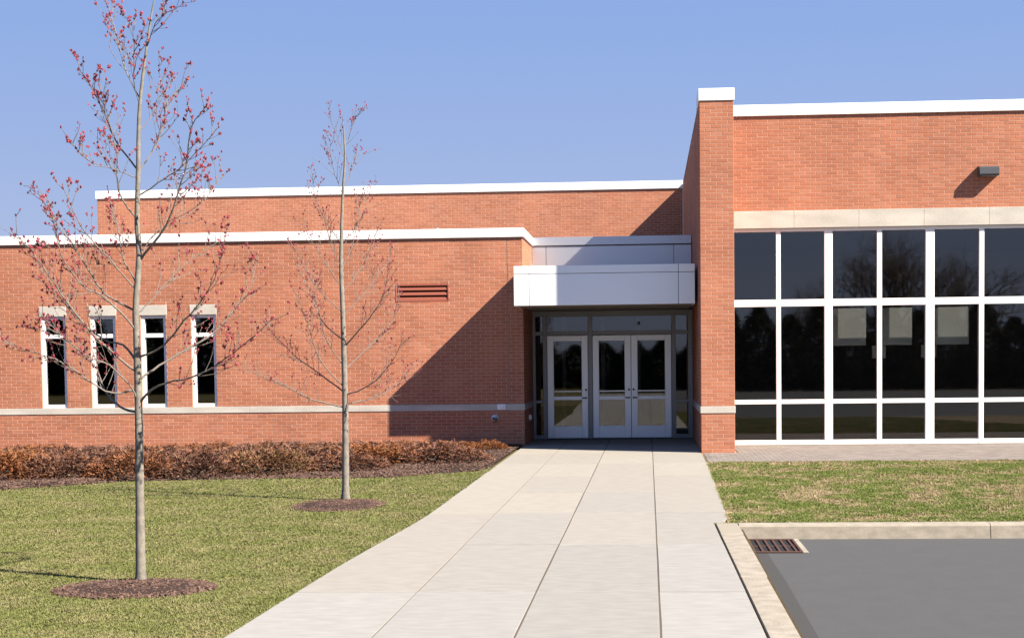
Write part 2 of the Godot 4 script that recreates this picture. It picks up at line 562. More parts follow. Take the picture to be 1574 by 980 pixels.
func build_wing() -> void:
	var t := thing("brick_wing", "low orange brick wing with four narrow windows and white coping", "building")
	var x0 := -20.0
	var L := XE - x0
	var holes := []
	var wins := [[-13.60, -13.03], [-12.46, -11.89], [-11.31, -10.74], [-10.165, -9.61]]
	for w in wins:
		holes.append(Rect2(w[0] - x0, 0.925 - Y0, w[1] - w[0], 2.975 - 0.925))
	var open := holes.duplicate()
	for w in wins:
		holes.append(Rect2(w[0] - 0.03 - x0, 2.97 - Y0, w[1] - w[0] + 0.06, 0.235))
	holes.append(Rect2(0, 0.785 - Y0, L, 0.14))
	holes.append(Rect2(-5.56 - x0, 3.195 - Y0, 1.19, 0.385))
	open.append(Rect2(-5.56 - x0, 3.195 - Y0, 1.19, 0.385))
	holes.append(Rect2(-3.087 - x0, 0.93 - Y0, 0.014, 4.0))
	var H := 4.575 - Y0
	var list := []
	lay(list, Vector3(x0, Y0, ZW), Vector3.RIGHT, Vector3.BACK, L, H, holes)
	lay(list, Vector3(XE, Y0, ZW), Vector3.FORWARD, Vector3.RIGHT, 2.5, H, [Rect2(0, 0.785 - Y0, 2.5, 0.14)], BRICK * 0.5)
	var st := begin()
	wall_boxes(st, Vector3(x0, Y0, ZW), Vector3.RIGHT, Vector3.BACK, L - 0.003, H, open, 0.3)
	wall_boxes(st, Vector3(XE, Y0, ZW - 0.3), Vector3.FORWARD, Vector3.RIGHT, 2.2, H, [], 0.3)
	obj("wall", st, M.mortar, t)
	set_bricks(t, list)
	# stone band and lintels
	strip(t, "stone_band", x0, XE + 0.012, 0.787, 0.923, ZW - 0.02, ZW + 0.012, M.stone, 1.22, 0.004, 0.003)
	block("stone_band", Vector3(XE - 0.02, 0.787, ZW - 2.45), Vector3(XE + 0.012, 0.923, ZW - 0.022), M.stone, t, 0.003)
	for w in wins:
		block("lintel", Vector3(w[0] - 0.026, 2.976, ZW - 0.15), Vector3(w[1] + 0.026, 3.2, ZW + 0.008), M.stone, t, 0.004)
	# windows
	for w in wins:
		var n := Node3D.new()
		hang("window", n, t)
		var zf := ZW - 0.035
		var a: float = w[0] + 0.003
		var b: float = w[1] - 0.003
		var s := begin()
		box(s, Vector3(a, 0.926, zf - 0.11), Vector3(a + 0.07, 2.974, zf), 0.004)
		box(s, Vector3(b - 0.06, 0.926, zf - 0.11), Vector3(b, 2.974, zf), 0.004)
		box(s, Vector3(a + 0.07, 0.926, zf - 0.11), Vector3(b - 0.06, 1.0, zf - 0.002), 0.004)
		box(s, Vector3(a + 0.07, 2.91, zf - 0.11), Vector3(b - 0.06, 2.974, zf - 0.002), 0.004)
		box(s, Vector3(a + 0.07, 2.485, zf - 0.11), Vector3(b - 0.06, 2.572, zf - 0.002), 0.004)
		obj("frame", s, M.frame_white, n)
		pane(n, a + 0.068, b - 0.058, 0.998, 2.487, zf - 0.06)
		pane(n, a + 0.068, b - 0.058, 2.57, 2.912, zf - 0.06)
	# white coping
	strip(t, "coping", x0, XE + 0.04, 4.576, 4.775, ZW - 0.36, ZW + 0.04, M.white_metal, 3.1, 0.004)
	block("coping", Vector3(XE - 0.36, 4.577, ZD - 0.04), Vector3(XE + 0.038, 4.774, ZW - 0.363), M.white_metal, t, 0.006)
	# louvre vent
	var v := Node3D.new()
	hang("louver_vent", v, t)
	var f := begin()
	box(f, Vector3(-5.56, 3.196, ZW - 0.1), Vector3(-5.53, 3.579, ZW + 0.006), 0.003)
	box(f, Vector3(-4.40, 3.196, ZW - 0.1), Vector3(-4.371, 3.579, ZW + 0.006), 0.003)
	box(f, Vector3(-5.53, 3.545, ZW - 0.1), Vector3(-4.40, 3.579, ZW + 0.004), 0.003)
	box(f, Vector3(-5.53, 3.196, ZW - 0.1), Vector3(-4.40, 3.225, ZW + 0.004), 0.003)
	obj("frame", f, M.louver, v)
	block("back_plate", Vector3(-5.53, 3.225, ZW - 0.16), Vector3(-4.40, 3.545, ZW - 0.14), M.louver_dark, v, 0.0)
	for y in [3.225, 3.335, 3.445]:
		var s := begin()
		var lo := [Vector3(0, y + 0.004, ZW - 0.005), Vector3(0, y + 0.06, ZW - 0.012), Vector3(0, y + 0.10, ZW - 0.125), Vector3(0, y + 0.085, ZW - 0.13), Vector3(0, y + 0.045, ZW - 0.03), Vector3(0, y + 0.004, ZW - 0.02)]
		var c := Vector3(0, y + 0.05, ZW - 0.04)
		for i in 6:
			var p: Vector3 = lo[i]
			var q: Vector3 = lo[(i + 1) % 6]
			var mid := (p + q) * 0.5 - c
			quad(s, p + Vector3(-5.53, 0, 0), q + Vector3(-5.53, 0, 0), q + Vector3(-4.40, 0, 0), p + Vector3(-4.40, 0, 0), mid)
		obj("slat", s, M.louver, v)
	block("control_joint", Vector3(-3.086, 0.93, ZW - 0.05), Vector3(-3.074, 4.574, ZW - 0.0012), M.sealant, t, 0.0)
	# roof, floor and the dark room behind the windows
	block("roof", Vector3(x0, 4.3, ZU), Vector3(XE - 0.302, 4.42, ZW - 0.302), M.roofing, t, 0.0)
	var r := begin()
	box(r, Vector3(x0, 0.0, -38.2), Vector3(XE - 0.302, 4.298, -38.0))
	box(r, Vector3(x0 - 0.2, -0.15, -41.9), Vector3(x0, 4.3, ZW))
	box(r, Vector3(XE - 0.42, 0.0, -38.0), Vector3(XE - 0.304, 4.298, ZW - 0.304))
	obj("inner_wall", r, M.interior_wall, t)
	block("inner_floor", Vector3(x0, -0.15, -38.0), Vector3(XE - 0.302, 0.02, ZW - 0.302), M.interior_floor, t, 0.0)

func build_rear() -> void:
	var t := thing("rear_brick_block", "taller brick block with white coping set back behind the low wing", "building")
	var x0 := -16.35
	var L := 1.04 - x0
	var list := []
	lay(list, Vector3(x0, 4.47, ZU), Vector3.RIGHT, Vector3.BACK, L, 6.82 - 4.47, [])
	lay(list, Vector3(x0, 4.47, ZU - 8.0), Vector3.BACK, Vector3.LEFT, 8.0, 6.82 - 4.47, [])
	var st := begin()
	box(st, Vector3(x0 + 0.003, 0, ZU - 8.0), Vector3(1.04, 6.82, ZU - 0.003))
	obj("wall", st, M.mortar, t)
	set_bricks(t, list)
	strip(t, "coping", x0 - 0.04, 1.042, 6.821, 7.05, ZU - 0.36, ZU + 0.04, M.white_metal, 3.1, 0.004)
	block("coping", Vector3(x0 - 0.04, 6.821, ZU - 8.0), Vector3(x0 + 0.32, 7.05, ZU - 0.362), M.white_metal, t, 0.006)
	block("roof", Vector3(x0 + 0.32, 6.822, ZU - 8.0), Vector3(1.04, 6.87, ZU - 0.365), M.roofing, t, 0.0)
	var p := begin()
	rod(p, Vector3(-4.84, 4.41, -33.0), Vector3(-4.84, 4.955, -33.0), 0.04, 10)
	tag(obj("vent_pipe", p, M.chrome), "small grey pipe poking above the white coping of the wing", "pipe")

func build_fin() -> void:
	var t := thing("brick_fin", "tall projecting brick fin with white cap beside the entrance doors", "pier")
	var x0 := 1.043
	var x1 := 1.7135
	var H := 6.94 - Y0
	var hb := Rect2(0, 0.785 - Y0, 0.69, 0.14)
	var list := []
	lay(list, Vector3(x0, Y0, ZF), Vector3.RIGHT, Vector3.BACK, x1 - x0, H, [hb])
	lay(list, Vector3(x0, Y0, ZU), Vector3.BACK, Vector3.LEFT, ZF - ZU, H, [Rect2(0, 0.785 - Y0, 20, 0.14)], BRICK * 0.5)
	lay(list, Vector3(x1, Y0, ZF), Vector3.FORWARD, Vector3.RIGHT, ZF - ZH, H, [Rect2(0, 0.785 - Y0, 20, 0.14)], BRICK * 0.5)
	var st := begin()
	box(st, Vector3(x0 + 0.003, Y0, ZU), Vector3(x1 - 0.003, 6.94, ZF - 0.003))
	obj("wall", st, M.mortar, t)
	set_bricks(t, list)
	block("stone_band", Vector3(x0 - 0.012, 0.787, ZF - 0.03), Vector3(x1 + 0.012, 0.923, ZF + 0.012), M.stone, t, 0.003)
	block("stone_band", Vector3(x0 - 0.012, 0.787, ZD), Vector3(x0 + 0.02, 0.923, ZF - 0.032), M.stone, t, 0.003)
	block("stone_band", Vector3(x1 - 0.02, 0.787, ZH), Vector3(x1 + 0.012, 0.923, ZF - 0.032), M.stone, t, 0.003)
	var mid := (x0 + x1) * 0.5
	block("cap", Vector3(x0 - 0.018, 6.941, -29.8), Vector3(mid - 0.0015, 7.18, ZF + 0.02), M.white_metal, t, 0.006)
	block("cap", Vector3(mid + 0.0015, 6.941, -29.8), Vector3(x1 + 0.018, 7.18, ZF + 0.02), M.white_metal, t, 0.006)
	block("flashing", Vector3(x0 - 0.006, 6.941, ZU + 0.05), Vector3(x1 + 0.006, 6.96, -29.803), M.dark_bronze, t, 0.003)

func build_hall() -> void:
	var t := thing("window_hall", "tall brick hall with cream stone lintel over a white window grid", "building")
	var x0 := 1.7155
	var x1 := 12.4
	var list := []
	lay(list, Vector3(x0, 4.98, ZH), Vector3.RIGHT, Vector3.BACK, x1 - x0, 6.97 - 4.98, [], BRICK * 0.3)
	var st := begin()
	box(st, Vector3(x0, 4.62, ZH - 0.3), Vector3(x1, 6.97, ZH - 0.003))
	box(st, Vector3(x1, Y0, ZU), Vector3(x1 + 0.3, 6.97, ZH - 0.003))
	obj("wall", st, M.mortar, t)
	set_bricks(t, list)
	strip(t, "coping", x0 + 0.02, x1 + 0.34, 6.971, 7.205, ZH - 0.36, ZH + 0.04, M.white_metal, 3.1, 0.004)
	strip(t, "lintel_stone", 1.69 + 0.05, 1.69 + 1.365 * 8, 4.612, 4.978, ZH - 0.25, ZH + 0.035, M.stone, 1.365, 0.005, 0.004)
	block("roof", Vector3(x0, 6.7, ZU), Vector3(x1, 6.82, ZH - 0.302), M.roofing, t, 0.0)
	# window wall: mullions with their depth, rails between them
	var zf := ZH - 0.03
	var zb := ZH - 0.17
	var mull := [[x0 + 0.002, 1.80], [2.728, 2.824], [3.747, 3.918], [4.851, 4.953], [5.868, 6.051], [6.983, 7.084], [8.005, 8.185], [9.115, 9.215], [10.14, 10.32], [11.25, 11.35], [12.28, 12.398]]
	for m in mull:
		block("mullion", Vector3(m[0], 0.016, zb), Vector3(m[1], 4.608, zf), M.frame_white, t, 0.005)
	var rails := [[0.016, 0.114], [0.888, 0.98], [2.96, 3.108], [4.545, 4.608]]
	for i in mull.size() - 1:
		for r in rails:
			block("rail", Vector3(mull[i][1] + 0.001, r[0], zb + 0.01), Vector3(mull[i + 1][0] - 0.001, r[1], zf - 0.004), M.frame_white, t, 0.005)
		for k in 3:
			var o := MeshInstance3D.new()
			var s := begin()
			box(s, Vector3(mull[i][1] - 0.01, rails[k][1] - 0.01, zf - 0.076), Vector3(mull[i + 1][0] + 0.01, rails[k + 1][0] + 0.01, zf - 0.064))
			obj("pane", s, M.glass, t)
	block("plinth", Vector3(x0, -0.3, ZH - 0.3), Vector3(x1, 0.013, ZH - 0.012), M.curb_grey, t, 0.004)
	# the room behind the glass
	var r := begin()
	box(r, Vector3(x0, 0, -40.2), Vector3(x1, 4.9, -40.0))
	obj("inner_wall", r, M.interior_wall, t)
	block("inner_floor", Vector3(x0, -0.14, -40.0), Vector3(x1, 0.02, ZH - 0.302), M.interior_floor, t, 0.0)
	block("inner_ceiling", Vector3(x0, 4.72, -40.0), Vector3(x1, 4.9, ZH - 0.302), M.interior_wall, t, 0.0)
	# pale boards hanging inside
	var zi := -31.3
	for p in [[4.0, 4.70, "pale blank board behind the glass closest to the brick fin wall"], [5.05, 5.68, "narrowest pale board behind the glass, between two wider ones"], [6.17, 6.89, "pale blank board behind the glass beneath the wall light"]]:
		var o := thing("hanging_board", p[2], "board", Vector3(p[0], 2.12, zi), "pale boards behind the window grid")
		block("sheet", Vector3(0, 0, -0.02), Vector3(p[1] - p[0], 0.80, 0), M.pale_board, o, 0.004)
		block("hanger", Vector3(0.05, 0.80, -0.015), Vector3(0.065, 2.6, -0.005), M.black_metal, o, 0.0)
		block("hanger", Vector3(p[1] - p[0] - 0.065, 0.80, -0.015), Vector3(p[1] - p[0] - 0.05, 2.6, -0.005), M.black_metal, o, 0.0)
	for p in [[4.83, 5.12, "small pale card low behind the narrow mullion between two boards"], [5.88, 6.20, "small pale card low behind the wide mullion between two boards"]]:
		var o := thing("hanging_card", p[2], "card", Vector3(p[0], 1.84, zi), "small pale cards behind the window grid")
		block("sheet", Vector3(0, 0, -0.015), Vector3(p[1] - p[0], 0.27, 0), M.pale_board, o, 0.004)
		block("hanger", Vector3(0.14, 0.27, -0.012), Vector3(0.15, 2.88, -0.004), M.black_metal, o, 0.0)
	# wall light
	var l := thing("wall_light", "dark box wall light mounted high on the brick above the windows", "lamp", Vector3(7.13, 5.62, ZH))
	var prof := [Vector2(0.0, 0.205), Vector2(0.05, 0.21), Vector2(0.19, 0.185), Vector2(0.225, 0.165), Vector2(0.235, 0.03), Vector2(0.21, 0.0), Vector2(0.0, 0.0)]
	var s := begin()
	var cx := Vector3(0, 0.1, 0.11)
	for i in prof.size():
		var a: Vector2 = prof[i]
		var b: Vector2 = prof[(i + 1) % prof.size()]
		var pa := Vector3(0, a.x * 0.0 + a.y, a.x)
		var pb := Vector3(0, b.y, b.x)
		var out := (pa + pb) * 0.5 - cx
		quad(s, pa + Vector3(-0.2, 0, 0), pb + Vector3(-0.2, 0, 0), pb + Vector3(0.2, 0, 0), pa + Vector3(0.2, 0, 0), out)
		for sx in [-0.2, 0.2]:
			tri(s, pa + Vector3(sx, 0, 0), pb + Vector3(sx, 0, 0), cx + Vector3(sx, 0, 0), Vector3(sx, 0, 0))
	obj("housing", s, M.dark_bronze, l)
	block("lens", Vector3(-0.15, -0.012, 0.03), Vector3(0.15, 0.002, 0.18), M.frame_metal, l, 0.003)
	block("back_plate", Vector3(-0.17, 0.01, -0.005), Vector3(0.17, 0.2, 0.006), M.black_metal, l, 0.002)

func build_canopy() -> void:
	var t := thing("entrance_canopy", "white metal panel canopy over the entrance with grey panels above", "canopy")
	var zc := -30.0
	var xa := -2.805
	var xb := 0.979
	var core := begin()
	box(core, Vector3(xa + 0.03, 3.06, ZW + 0.06), Vector3(xb - 0.03, 3.825, zc - 0.03))
	box(core, Vector3(XE + 0.02, 3.06, ZD - 0.1), Vector3(xb - 0.03, 3.835, ZW + 0.06))
	obj("core", core, M.substrate, t)
	var cols := [[xa, -2.49], [-2.478, 0.633], [0.645, xb]]
	for c in cols:
		block("fascia_panel", Vector3(c[0], 3.022, zc - 0.035), Vector3(c[1], 3.676, zc), M.canopy_panel, t, 0.003)
		block("fascia_panel", Vector3(c[0], 3.688, zc - 0.035), Vector3(c[1], 3.85, zc), M.canopy_panel, t, 0.003)
	for xs in [[xa, xa + 0.032], [xb - 0.032, xb]]:
		block("side_panel", Vector3(xs[0], 3.022, ZW + 0.05), Vector3(xs[1], 3.676, zc - 0.037), M.canopy_panel, t, 0.003)
		block("side_panel", Vector3(xs[0], 3.688, ZW + 0.05), Vector3(xs[1], 3.85, zc - 0.037), M.canopy_panel, t, 0.003)
	block("soffit", Vector3(xa + 0.034, 3.024, ZW + 0.065), Vector3(xb - 0.034, 3.058, zc - 0.037), M.soffit, t, 0.0)
	block("soffit", Vector3(XE + 0.022, 3.03, ZD - 0.02), Vector3(xb - 0.034, 3.058, ZW + 0.063), M.soffit, t, 0.0)
	block("deck", Vector3(xa + 0.033, 3.83, ZD - 0.02), Vector3(xb - 0.033, 3.855, zc - 0.037), M.roofing, t, 0.0)
	# raised panel wall above the doors
	var zt := -33.9
	block("upper_core", Vector3(XE + 0.014, 3.3, zt - 0.4), Vector3(1.03, 4.57, zt - 0.03), M.substrate, t, 0.0)
	for c in [[XE + 0.015, -2.403], [-2.387, 0.612], [0.628, 1.028]]:
		block("upper_panel", Vector3(c[0], 3.88, zt - 0.034), Vector3(c[1], 4.552, zt), M.grey_panel, t, 0.003)
	strip(t, "upper_coping", XE + 0.042, 1.028, 4.578, 4.772, zt - 0.4, zt + 0.03, M.grey_panel, 3.9, 0.004)
	block("upper_roof", Vector3(XE + 0.02, 4.4, ZU), Vector3(1.03, 4.5, zt - 0.41), M.roofing, t, 0.0)

func build_entrance() -> void:
	var t := thing("glazed_entrance", "recessed glazed entrance with three silver doors under the canopy", "entrance")
	var z0 := ZD - 0.06
	var z1 := ZD + 0.05
	var jambs := [[XE + 0.002, -2.665], [-2.49, -2.392], [-1.424, -1.318], [0.541, 0.648], [0.93, 1.04]]
	for j in jambs:
		block("frame_post", Vector3(j[0], 0.012, z0), Vector3(j[1], 3.028, z1), M.frame_metal, t, 0.004)
	for i in 4:
		var a: float = jambs[i][1] + 0.001
		var b: float = jambs[i + 1][0] - 0.001
		block("frame_rail", Vector3(a, 2.462, z0 + 0.004), Vector3(b, 2.555, z1 - 0.004), M.frame_metal, t, 0.004)
		block("frame_rail", Vector3(a, 2.90, z0 + 0.004), Vector3(b, 3.027, z1 - 0.004), M.frame_metal, t, 0.004)
		pane(t, a - 0.01, b + 0.01, 2.55, 2.905, ZD - 0.01)
	for i in [0, 3]:
		var a: float = jambs[i][1] + 0.001
		var b: float = jambs[i + 1][0] - 0.001
		block("frame_rail", Vector3(a, 0.86, z0 + 0.004), Vector3(b, 0.932, z1 - 0.004), M.frame_metal, t, 0.004)
		block("frame_rail", Vector3(a, 0.012, z0 + 0.004), Vector3(b, 0.11, z1 - 0.004), M.frame_metal, t, 0.004)
		pane(t, a - 0.01, b + 0.01, 0.105, 0.865, ZD - 0.01)
		pane(t, a - 0.01, b + 0.01, 0.927, 2.467, ZD - 0.01)
	block("threshold", Vector3(XE + 0.004, 0.002, ZD - 0.12), Vector3(1.03, 0.014, ZD + 0.14), M.black_metal, t, 0.003)
	for d in [[-2.388, -1.428, 1], [-1.314, -0.412, 1], [-0.404, 0.537, -1]]:
		var n := Node3D.new()
		hang("door", n, t)
		var a: float = d[0]
		var b: float = d[1]
		var s := begin()
		var za := ZD - 0.02
		var zb := ZD + 0.028
		box(s, Vector3(a, 0.03, za), Vector3(a + 0.15, 2.452, zb), 0.006)
		box(s, Vector3(b - 0.15, 0.03, za), Vector3(b, 2.452, zb), 0.006)
		box(s, Vector3(a + 0.15, 2.32, za), Vector3(b - 0.15, 2.452, zb - 0.002), 0.006)
		box(s, Vector3(a + 0.15, 0.93, za), Vector3(b - 0.15, 1.02, zb - 0.002), 0.006)
		box(s, Vector3(a + 0.15, 0.03, za), Vector3(b - 0.15, 0.32, zb - 0.002), 0.006)
		obj("leaf", s, M.door_metal, n)
		pane(n, a + 0.14, b - 0.14, 0.31, 0.94, ZD)
		pane(n, a + 0.14, b - 0.14, 1.01, 2.33, ZD)
		var p := begin()
		box(p, Vector3(a + 0.13, 1.12, ZD + 0.034), Vector3(b - 0.13, 1.155, ZD + 0.062), 0.008)
		box(p, Vector3(a + 0.13, 1.125, ZD + 0.02), Vector3(a + 0.15, 1.15, ZD + 0.034), 0.002)
		box(p, Vector3(b - 0.15, 1.125, ZD + 0.02), Vector3(b - 0.13, 1.15, ZD + 0.034), 0.002)
		obj("push_bar", p, M.chrome, n)
		# lever and lock cylinder on the lock stile
		var hx: float = (b - 0.05) if d[2] > 0 else (a + 0.05)
		var h := begin()
		rod(h, Vector3(hx, 1.17, zb), Vector3(hx, 1.17, zb + 0.03), 0.024, 12)
		rod(h, Vector3(hx, 0.98, zb), Vector3(hx, 0.98, zb + 0.05), 0.02, 12)
		rod(h, Vector3(hx, 0.98, zb + 0.045), Vector3(hx - 0.09 * d[2], 0.98, zb + 0.045), 0.012, 8)
		obj("handle", h, M.black_metal, n)
	var r := begin()
	box(r, Vector3(XE, 0.0, -40.2), Vector3(1.04, 3.3, -40.0))
	box(r, Vector3(XE - 0.2, 0.0, -40.0), Vector3(XE - 0.01, 3.3, ZD - 0.2))
	box(r, Vector3(XE, 3.06, -40.0), Vector3(1.04, 3.2, ZD - 0.13))
	obj("inner_wall", r, M.interior_wall, t)
	block("inner_floor", Vector3(XE, -0.1, -40.0), Vector3(1.04, 0.0, ZD - 0.13), M.interior_floor, t, 0.0)
	# second set of posts inside the lobby
	for x in [-2.2, -1.2, -0.3, 0.6]:
		block("inner_post", Vector3(x, 0.0, -36.6), Vector3(x + 0.1, 3.05, -36.5), M.door_metal, t, 0.004)

func build_wall_bits() -> void:
	var t := thing("wall_hydrant", "round silver pipe connection low on the shaded brick", "hydrant", Vector3(-3.387, 0.606, ZW))
	var s := begin()
	rod(s, Vector3(0, 0, -0.01), Vector3(0, 0, 0.025), 0.088, 20)
	obj("flange", s, M.door_metal, t)
	for q in [Vector3(-0.034, 0.008, 0), Vector3(0.036, -0.012, 0)]:
		var c := begin()
		rod(c, q + Vector3(0, 0, 0.025), q + Vector3(0, 0, 0.10), 0.03, 14)
		obj("outlet_cap", c, M.frame_metal, t)
	var p := thing("wall_plate", "small pale plate on the stone band above the silver pipe connection", "plate", Vector3(-3.24, 0.86, ZW + 0.012))
	block("plate", Vector3(-0.09, -0.06, 0.0), Vector3(0.09, 0.065, 0.02), M.frame_white, p, 0.004)
	block("cover", Vector3(-0.05, -0.035, 0.02), Vector3(0.05, 0.04, 0.035), M.white_metal, p, 0.004)
	var ms := thing("motion_sensor", "small dark sensor on the transom glass above the double doors", "sensor", Vector3(-0.22, 2.72, ZD - 0.004))
	block("body", Vector3(-0.035, -0.035, 0.0), Vector3(0.035, 0.04, 0.05), M.black_metal, ms, 0.01)
	block("lens", Vector3(-0.02, -0.025, 0.05), Vector3(0.02, 0.0, 0.056), M.frame_metal, ms, 0.003)
	var e := thing("wall_socket", "small pale box on the brick beside the left sidelight", "socket", Vector3(XE, 0.58, -32.6))
	block("box", Vector3(-0.004, -0.06, -0.05), Vector3(0.05, 0.06, 0.05), M.frame_white, e, 0.005)
	block("flap", Vector3(0.05, -0.045, -0.04), Vector3(0.06, 0.045, 0.04), M.door_metal, e, 0.003)

# ---------------------------------------------------------------- ground

func along(table: Array, z: float) -> float:
	for i in table.size() - 1:
		if z <= table[i + 1][0]:
			return lerpf(table[i][1], table[i + 1][1], clampf((z - table[i][0]) / (table[i + 1][0] - table[i][0]), 0.0, 1.0))
	return table[table.size() - 1][1]

const LEFT_EDGE := [[-34.0, -2.755], [-22.7, -2.73], [-17.1, -2.70], [-12.9, -2.86], [-9.5, -2.915], [0.0, -3.05], [30.0, -3.1]]
const RIGHT_EDGE := [[-34.0, 1.05], [-25.6, 1.044], [-16.31, 0.92], [-16.3, 0.738], [-9.5, 0.787], [30.0, 0.80]]
const BED_EDGE := [[-24.0, -21.0], [-9.88, -21.2], [-9.17, -21.9], [-8.4, -22.75], [-6.3, -22.95], [-4.2, -23.1], [-2.9, -24.4], [-2.7, -25.5]]

var bumps := FastNoiseLite.new()

func lawn_y(x: float, z: float) -> float:
	return -0.026 + 0.010 * bumps.get_noise_2d(x * 40.0, z * 40.0)

func sheet(called: String, xs: Callable, z0: float, z1: float, nx: int, nz: int, yf: Callable, m: Material) -> MeshInstance3D:
	var st := begin()
	var g := []
	for j in nz + 1:
		var z := lerpf(z0, z1, float(j) / nz)
		var lim: Vector2 = xs.call(z)
		var row := PackedVector3Array()
		for i in nx + 1:
			var x := lerpf(lim.x, lim.y, float(i) / nx)
			row.append(Vector3(x, yf.call(x, z), z))
		g.append(row)
	for j in nz:
		for i in nx:
			quad(st, g[j][i], g[j][i + 1], g[j + 1][i + 1], g[j + 1][i], Vector3.UP)
	return obj(called, st, m)

func build_ground() -> void:
	bumps.seed = 7
	bumps.frequency = 0.02
	var st := begin()
	quad(st, Vector3(-500, -0.32, -500), Vector3(500, -0.32, -500), Vector3(500, -0.32, 500), Vector3(-500, -0.32, 500), Vector3.UP)
	setting(obj("ground", st, M.turf), "wide flat ground reaching to the horizon", "ground")
	setting(sheet("lawn", func(z): return Vector2(-60.0, along(LEFT_EDGE, z) + 0.03), 60.0, -31.3, 60, 90, lawn_y, M.turf), "olive and straw coloured lawn left of the walkway", "lawn")
	setting(sheet("lawn", func(z): return Vector2(along(RIGHT_EDGE, z) - 0.03, 40.0), -16.2, -26.2, 40, 30, func(x, z): return lawn_y(x, z) + 0.012, M.turf_tan), "patchy green lawn between the curb and the hall", "lawn")
	# walkway
	var walk := Node3D.new()
	hang("walkway", walk, self)
	setting(walk, "pale concrete walkway of long slabs leading to the doors", "walkway")
	var base := begin()
	box(base, Vector3(-3.2, -0.2, -34.2), Vector3(1.045, -0.05, 12))
	obj("base_course", base, M.soil, walk)
	var rows := [-33.98, -31.3, -28.62, -25.84, -23.0, -20.2, -17.42, -14.44, -11.45, -8.6, -5.7, -2.8, 0.1, 3.0, 6.0, 9.0, 12.0]
	var tones := [[3, 0, 0, 3], [3, 3, 0, 3], [0, 0, 3, 0], [3, 3, 0, 3], [3, 0, 0, 0], [3, 3, 1, 0], [0, 1, 0, 1], [0, 1, 4, 2], [5, 2, 4, 5]]
	for r in rows.size() - 1:
		var za: float = rows[r]
		var zb: float = rows[r + 1]
		for c in 4:
			var ring := []
			var ga: float = [0.0, 0.0045, 0.0065, 0.0065][c]
			var gb: float = [0.0045, 0.0065, 0.0065, 0.009][c]
			var lefts := []
			var rights := []
			for k in 5:
				var z := lerpf(za + 0.009, zb - 0.009, k / 4.0)
				var bounds := [along(LEFT_EDGE, z), -1.892, -0.921, 0.07, along(RIGHT_EDGE, z)]
				if c == 3 and za < -16.3 and zb > -16.3:
					z = [za + 0.009, (za - 16.305) * 0.5, -16.305, -16.295, zb - 0.009][k]
					bounds[4] = along(RIGHT_EDGE, z)
				var y := 0.0015 * sin(r * 3.1 + c * 1.7)
				lefts.append(Vector3(bounds[c] + ga, y, z))
				rights.append(Vector3(bounds[c + 1] - gb, y, z))
			lefts.reverse()
			for p in rights: ring.append(p)
			for p in lefts: ring.append(p)
			var s := begin()
			prism(s, PackedVector3Array(ring), 0.1, 0.003)
			var tone: int = tones[r][c] if r < tones.size() else [2, 5, 1][(r * 3 + c) % 3]
			obj("slab", s, M["concrete_%d" % tone], walk)
	for j in [[-1.892, 0.006, M.joint_pale], [-0.921, 0.008, M.joint_dark], [0.07, 0.008, M.joint_dark]]:
		block("joint_filler", Vector3(j[0] - j[1], -0.09, -33.97), Vector3(j[0] + j[1], -0.0022, 11.99), j[2], walk, 0.0)
	# curbs
	var curb := Node3D.new()
	hang("curb", curb, self)
	setting(curb, "tan concrete curb turning the corner round the asphalt", "curb")
	var zs := [-16.29, -15.35, -12.3, -9.2, -6.1, -3.0, 0.1, 3.2, 6.3, 9.4, 12.0]
	for i in zs.size() - 1:
		var a: float = zs[i] + 0.003
		var b: float = zs[i + 1] - 0.003
		var s := begin()
		prism(s, PackedVector3Array([Vector3(along(RIGHT_EDGE, a) + 0.014, -0.002, a), Vector3(0.995, -0.002, a), Vector3(1.005, -0.002, b), Vector3(along(RIGHT_EDGE, b) + 0.014, -0.002, b)]), 0.25, 0.012)
		obj("curb_stone", s, M.curb_grey if i == 0 else M.curb, curb)
	var xs := [0.999, 3.78, 6.83, 9.88, 12.93, 15.98, 19.0, 22.0, 25.0]
	for i in xs.size() - 1:
		var a: float = xs[i] + 0.004
		var b: float = xs[i + 1] - 0.004
		var s := begin()
		var prof := [Vector3(0, -0.26, -16.28), Vector3(0, -0.006, -16.28), Vector3(0, 0.004, -16.265), Vector3(0, 0.004, -16.11), Vector3(0, -0.004, -16.085), Vector3(0, -0.022, -16.07), Vector3(0, -0.26, -16.03)]
		for k in prof.size():
			var p: Vector3 = prof[k]
			var q: Vector3 = prof[(k + 1) % prof.size()]
			var out := (p + q) * 0.5 - Vector3(0, -0.12, -16.16)
			quad(s, p + Vector3(a, 0, 0), q + Vector3(a, 0, 0), q + Vector3(b, 0, 0), p + Vector3(b, 0, 0), out)
			for e in [[a, -1.0], [b, 1.0]]:
				tri(s, p + Vector3(e[0], 0, 0), q + Vector3(e[0], 0, 0), Vector3(e[0], -0.12, -16.16), Vector3(e[1], 0, 0))
		obj("curb_stone", s, M.curb, curb)
	# parking lot, 16 cm lower
	st = begin()
	quad(st, Vector3(0.98, -0.16, -16.1), Vector3(90, -0.16, -16.1), Vector3(90, -0.16, 26), Vector3(0.98, -0.16, 26), Vector3.UP)
	var lot := obj("parking_lot", st, M.asphalt)
	setting(lot, "grey asphalt parking lot below the curb", "road")
	st = begin()
	var edge := [[-14.86, 1.22], [-13.6, 1.225], [-12.9, 1.23], [-12.2, 1.225], [-11.4, 1.22], [-10.2, 1.215], [-8.0, 1.21]]
	for i in edge.size() - 1:
		quad(st, Vector3(1.0, -0.156, edge[i][0]), Vector3(edge[i][1], -0.156, edge[i][0]), Vector3(edge[i + 1][1], -0.156, edge[i + 1][0]), Vector3(1.0, -0.156, edge[i + 1][0]), Vector3.UP)
	obj("asphalt_patch", st, M.asphalt_dark, lot)
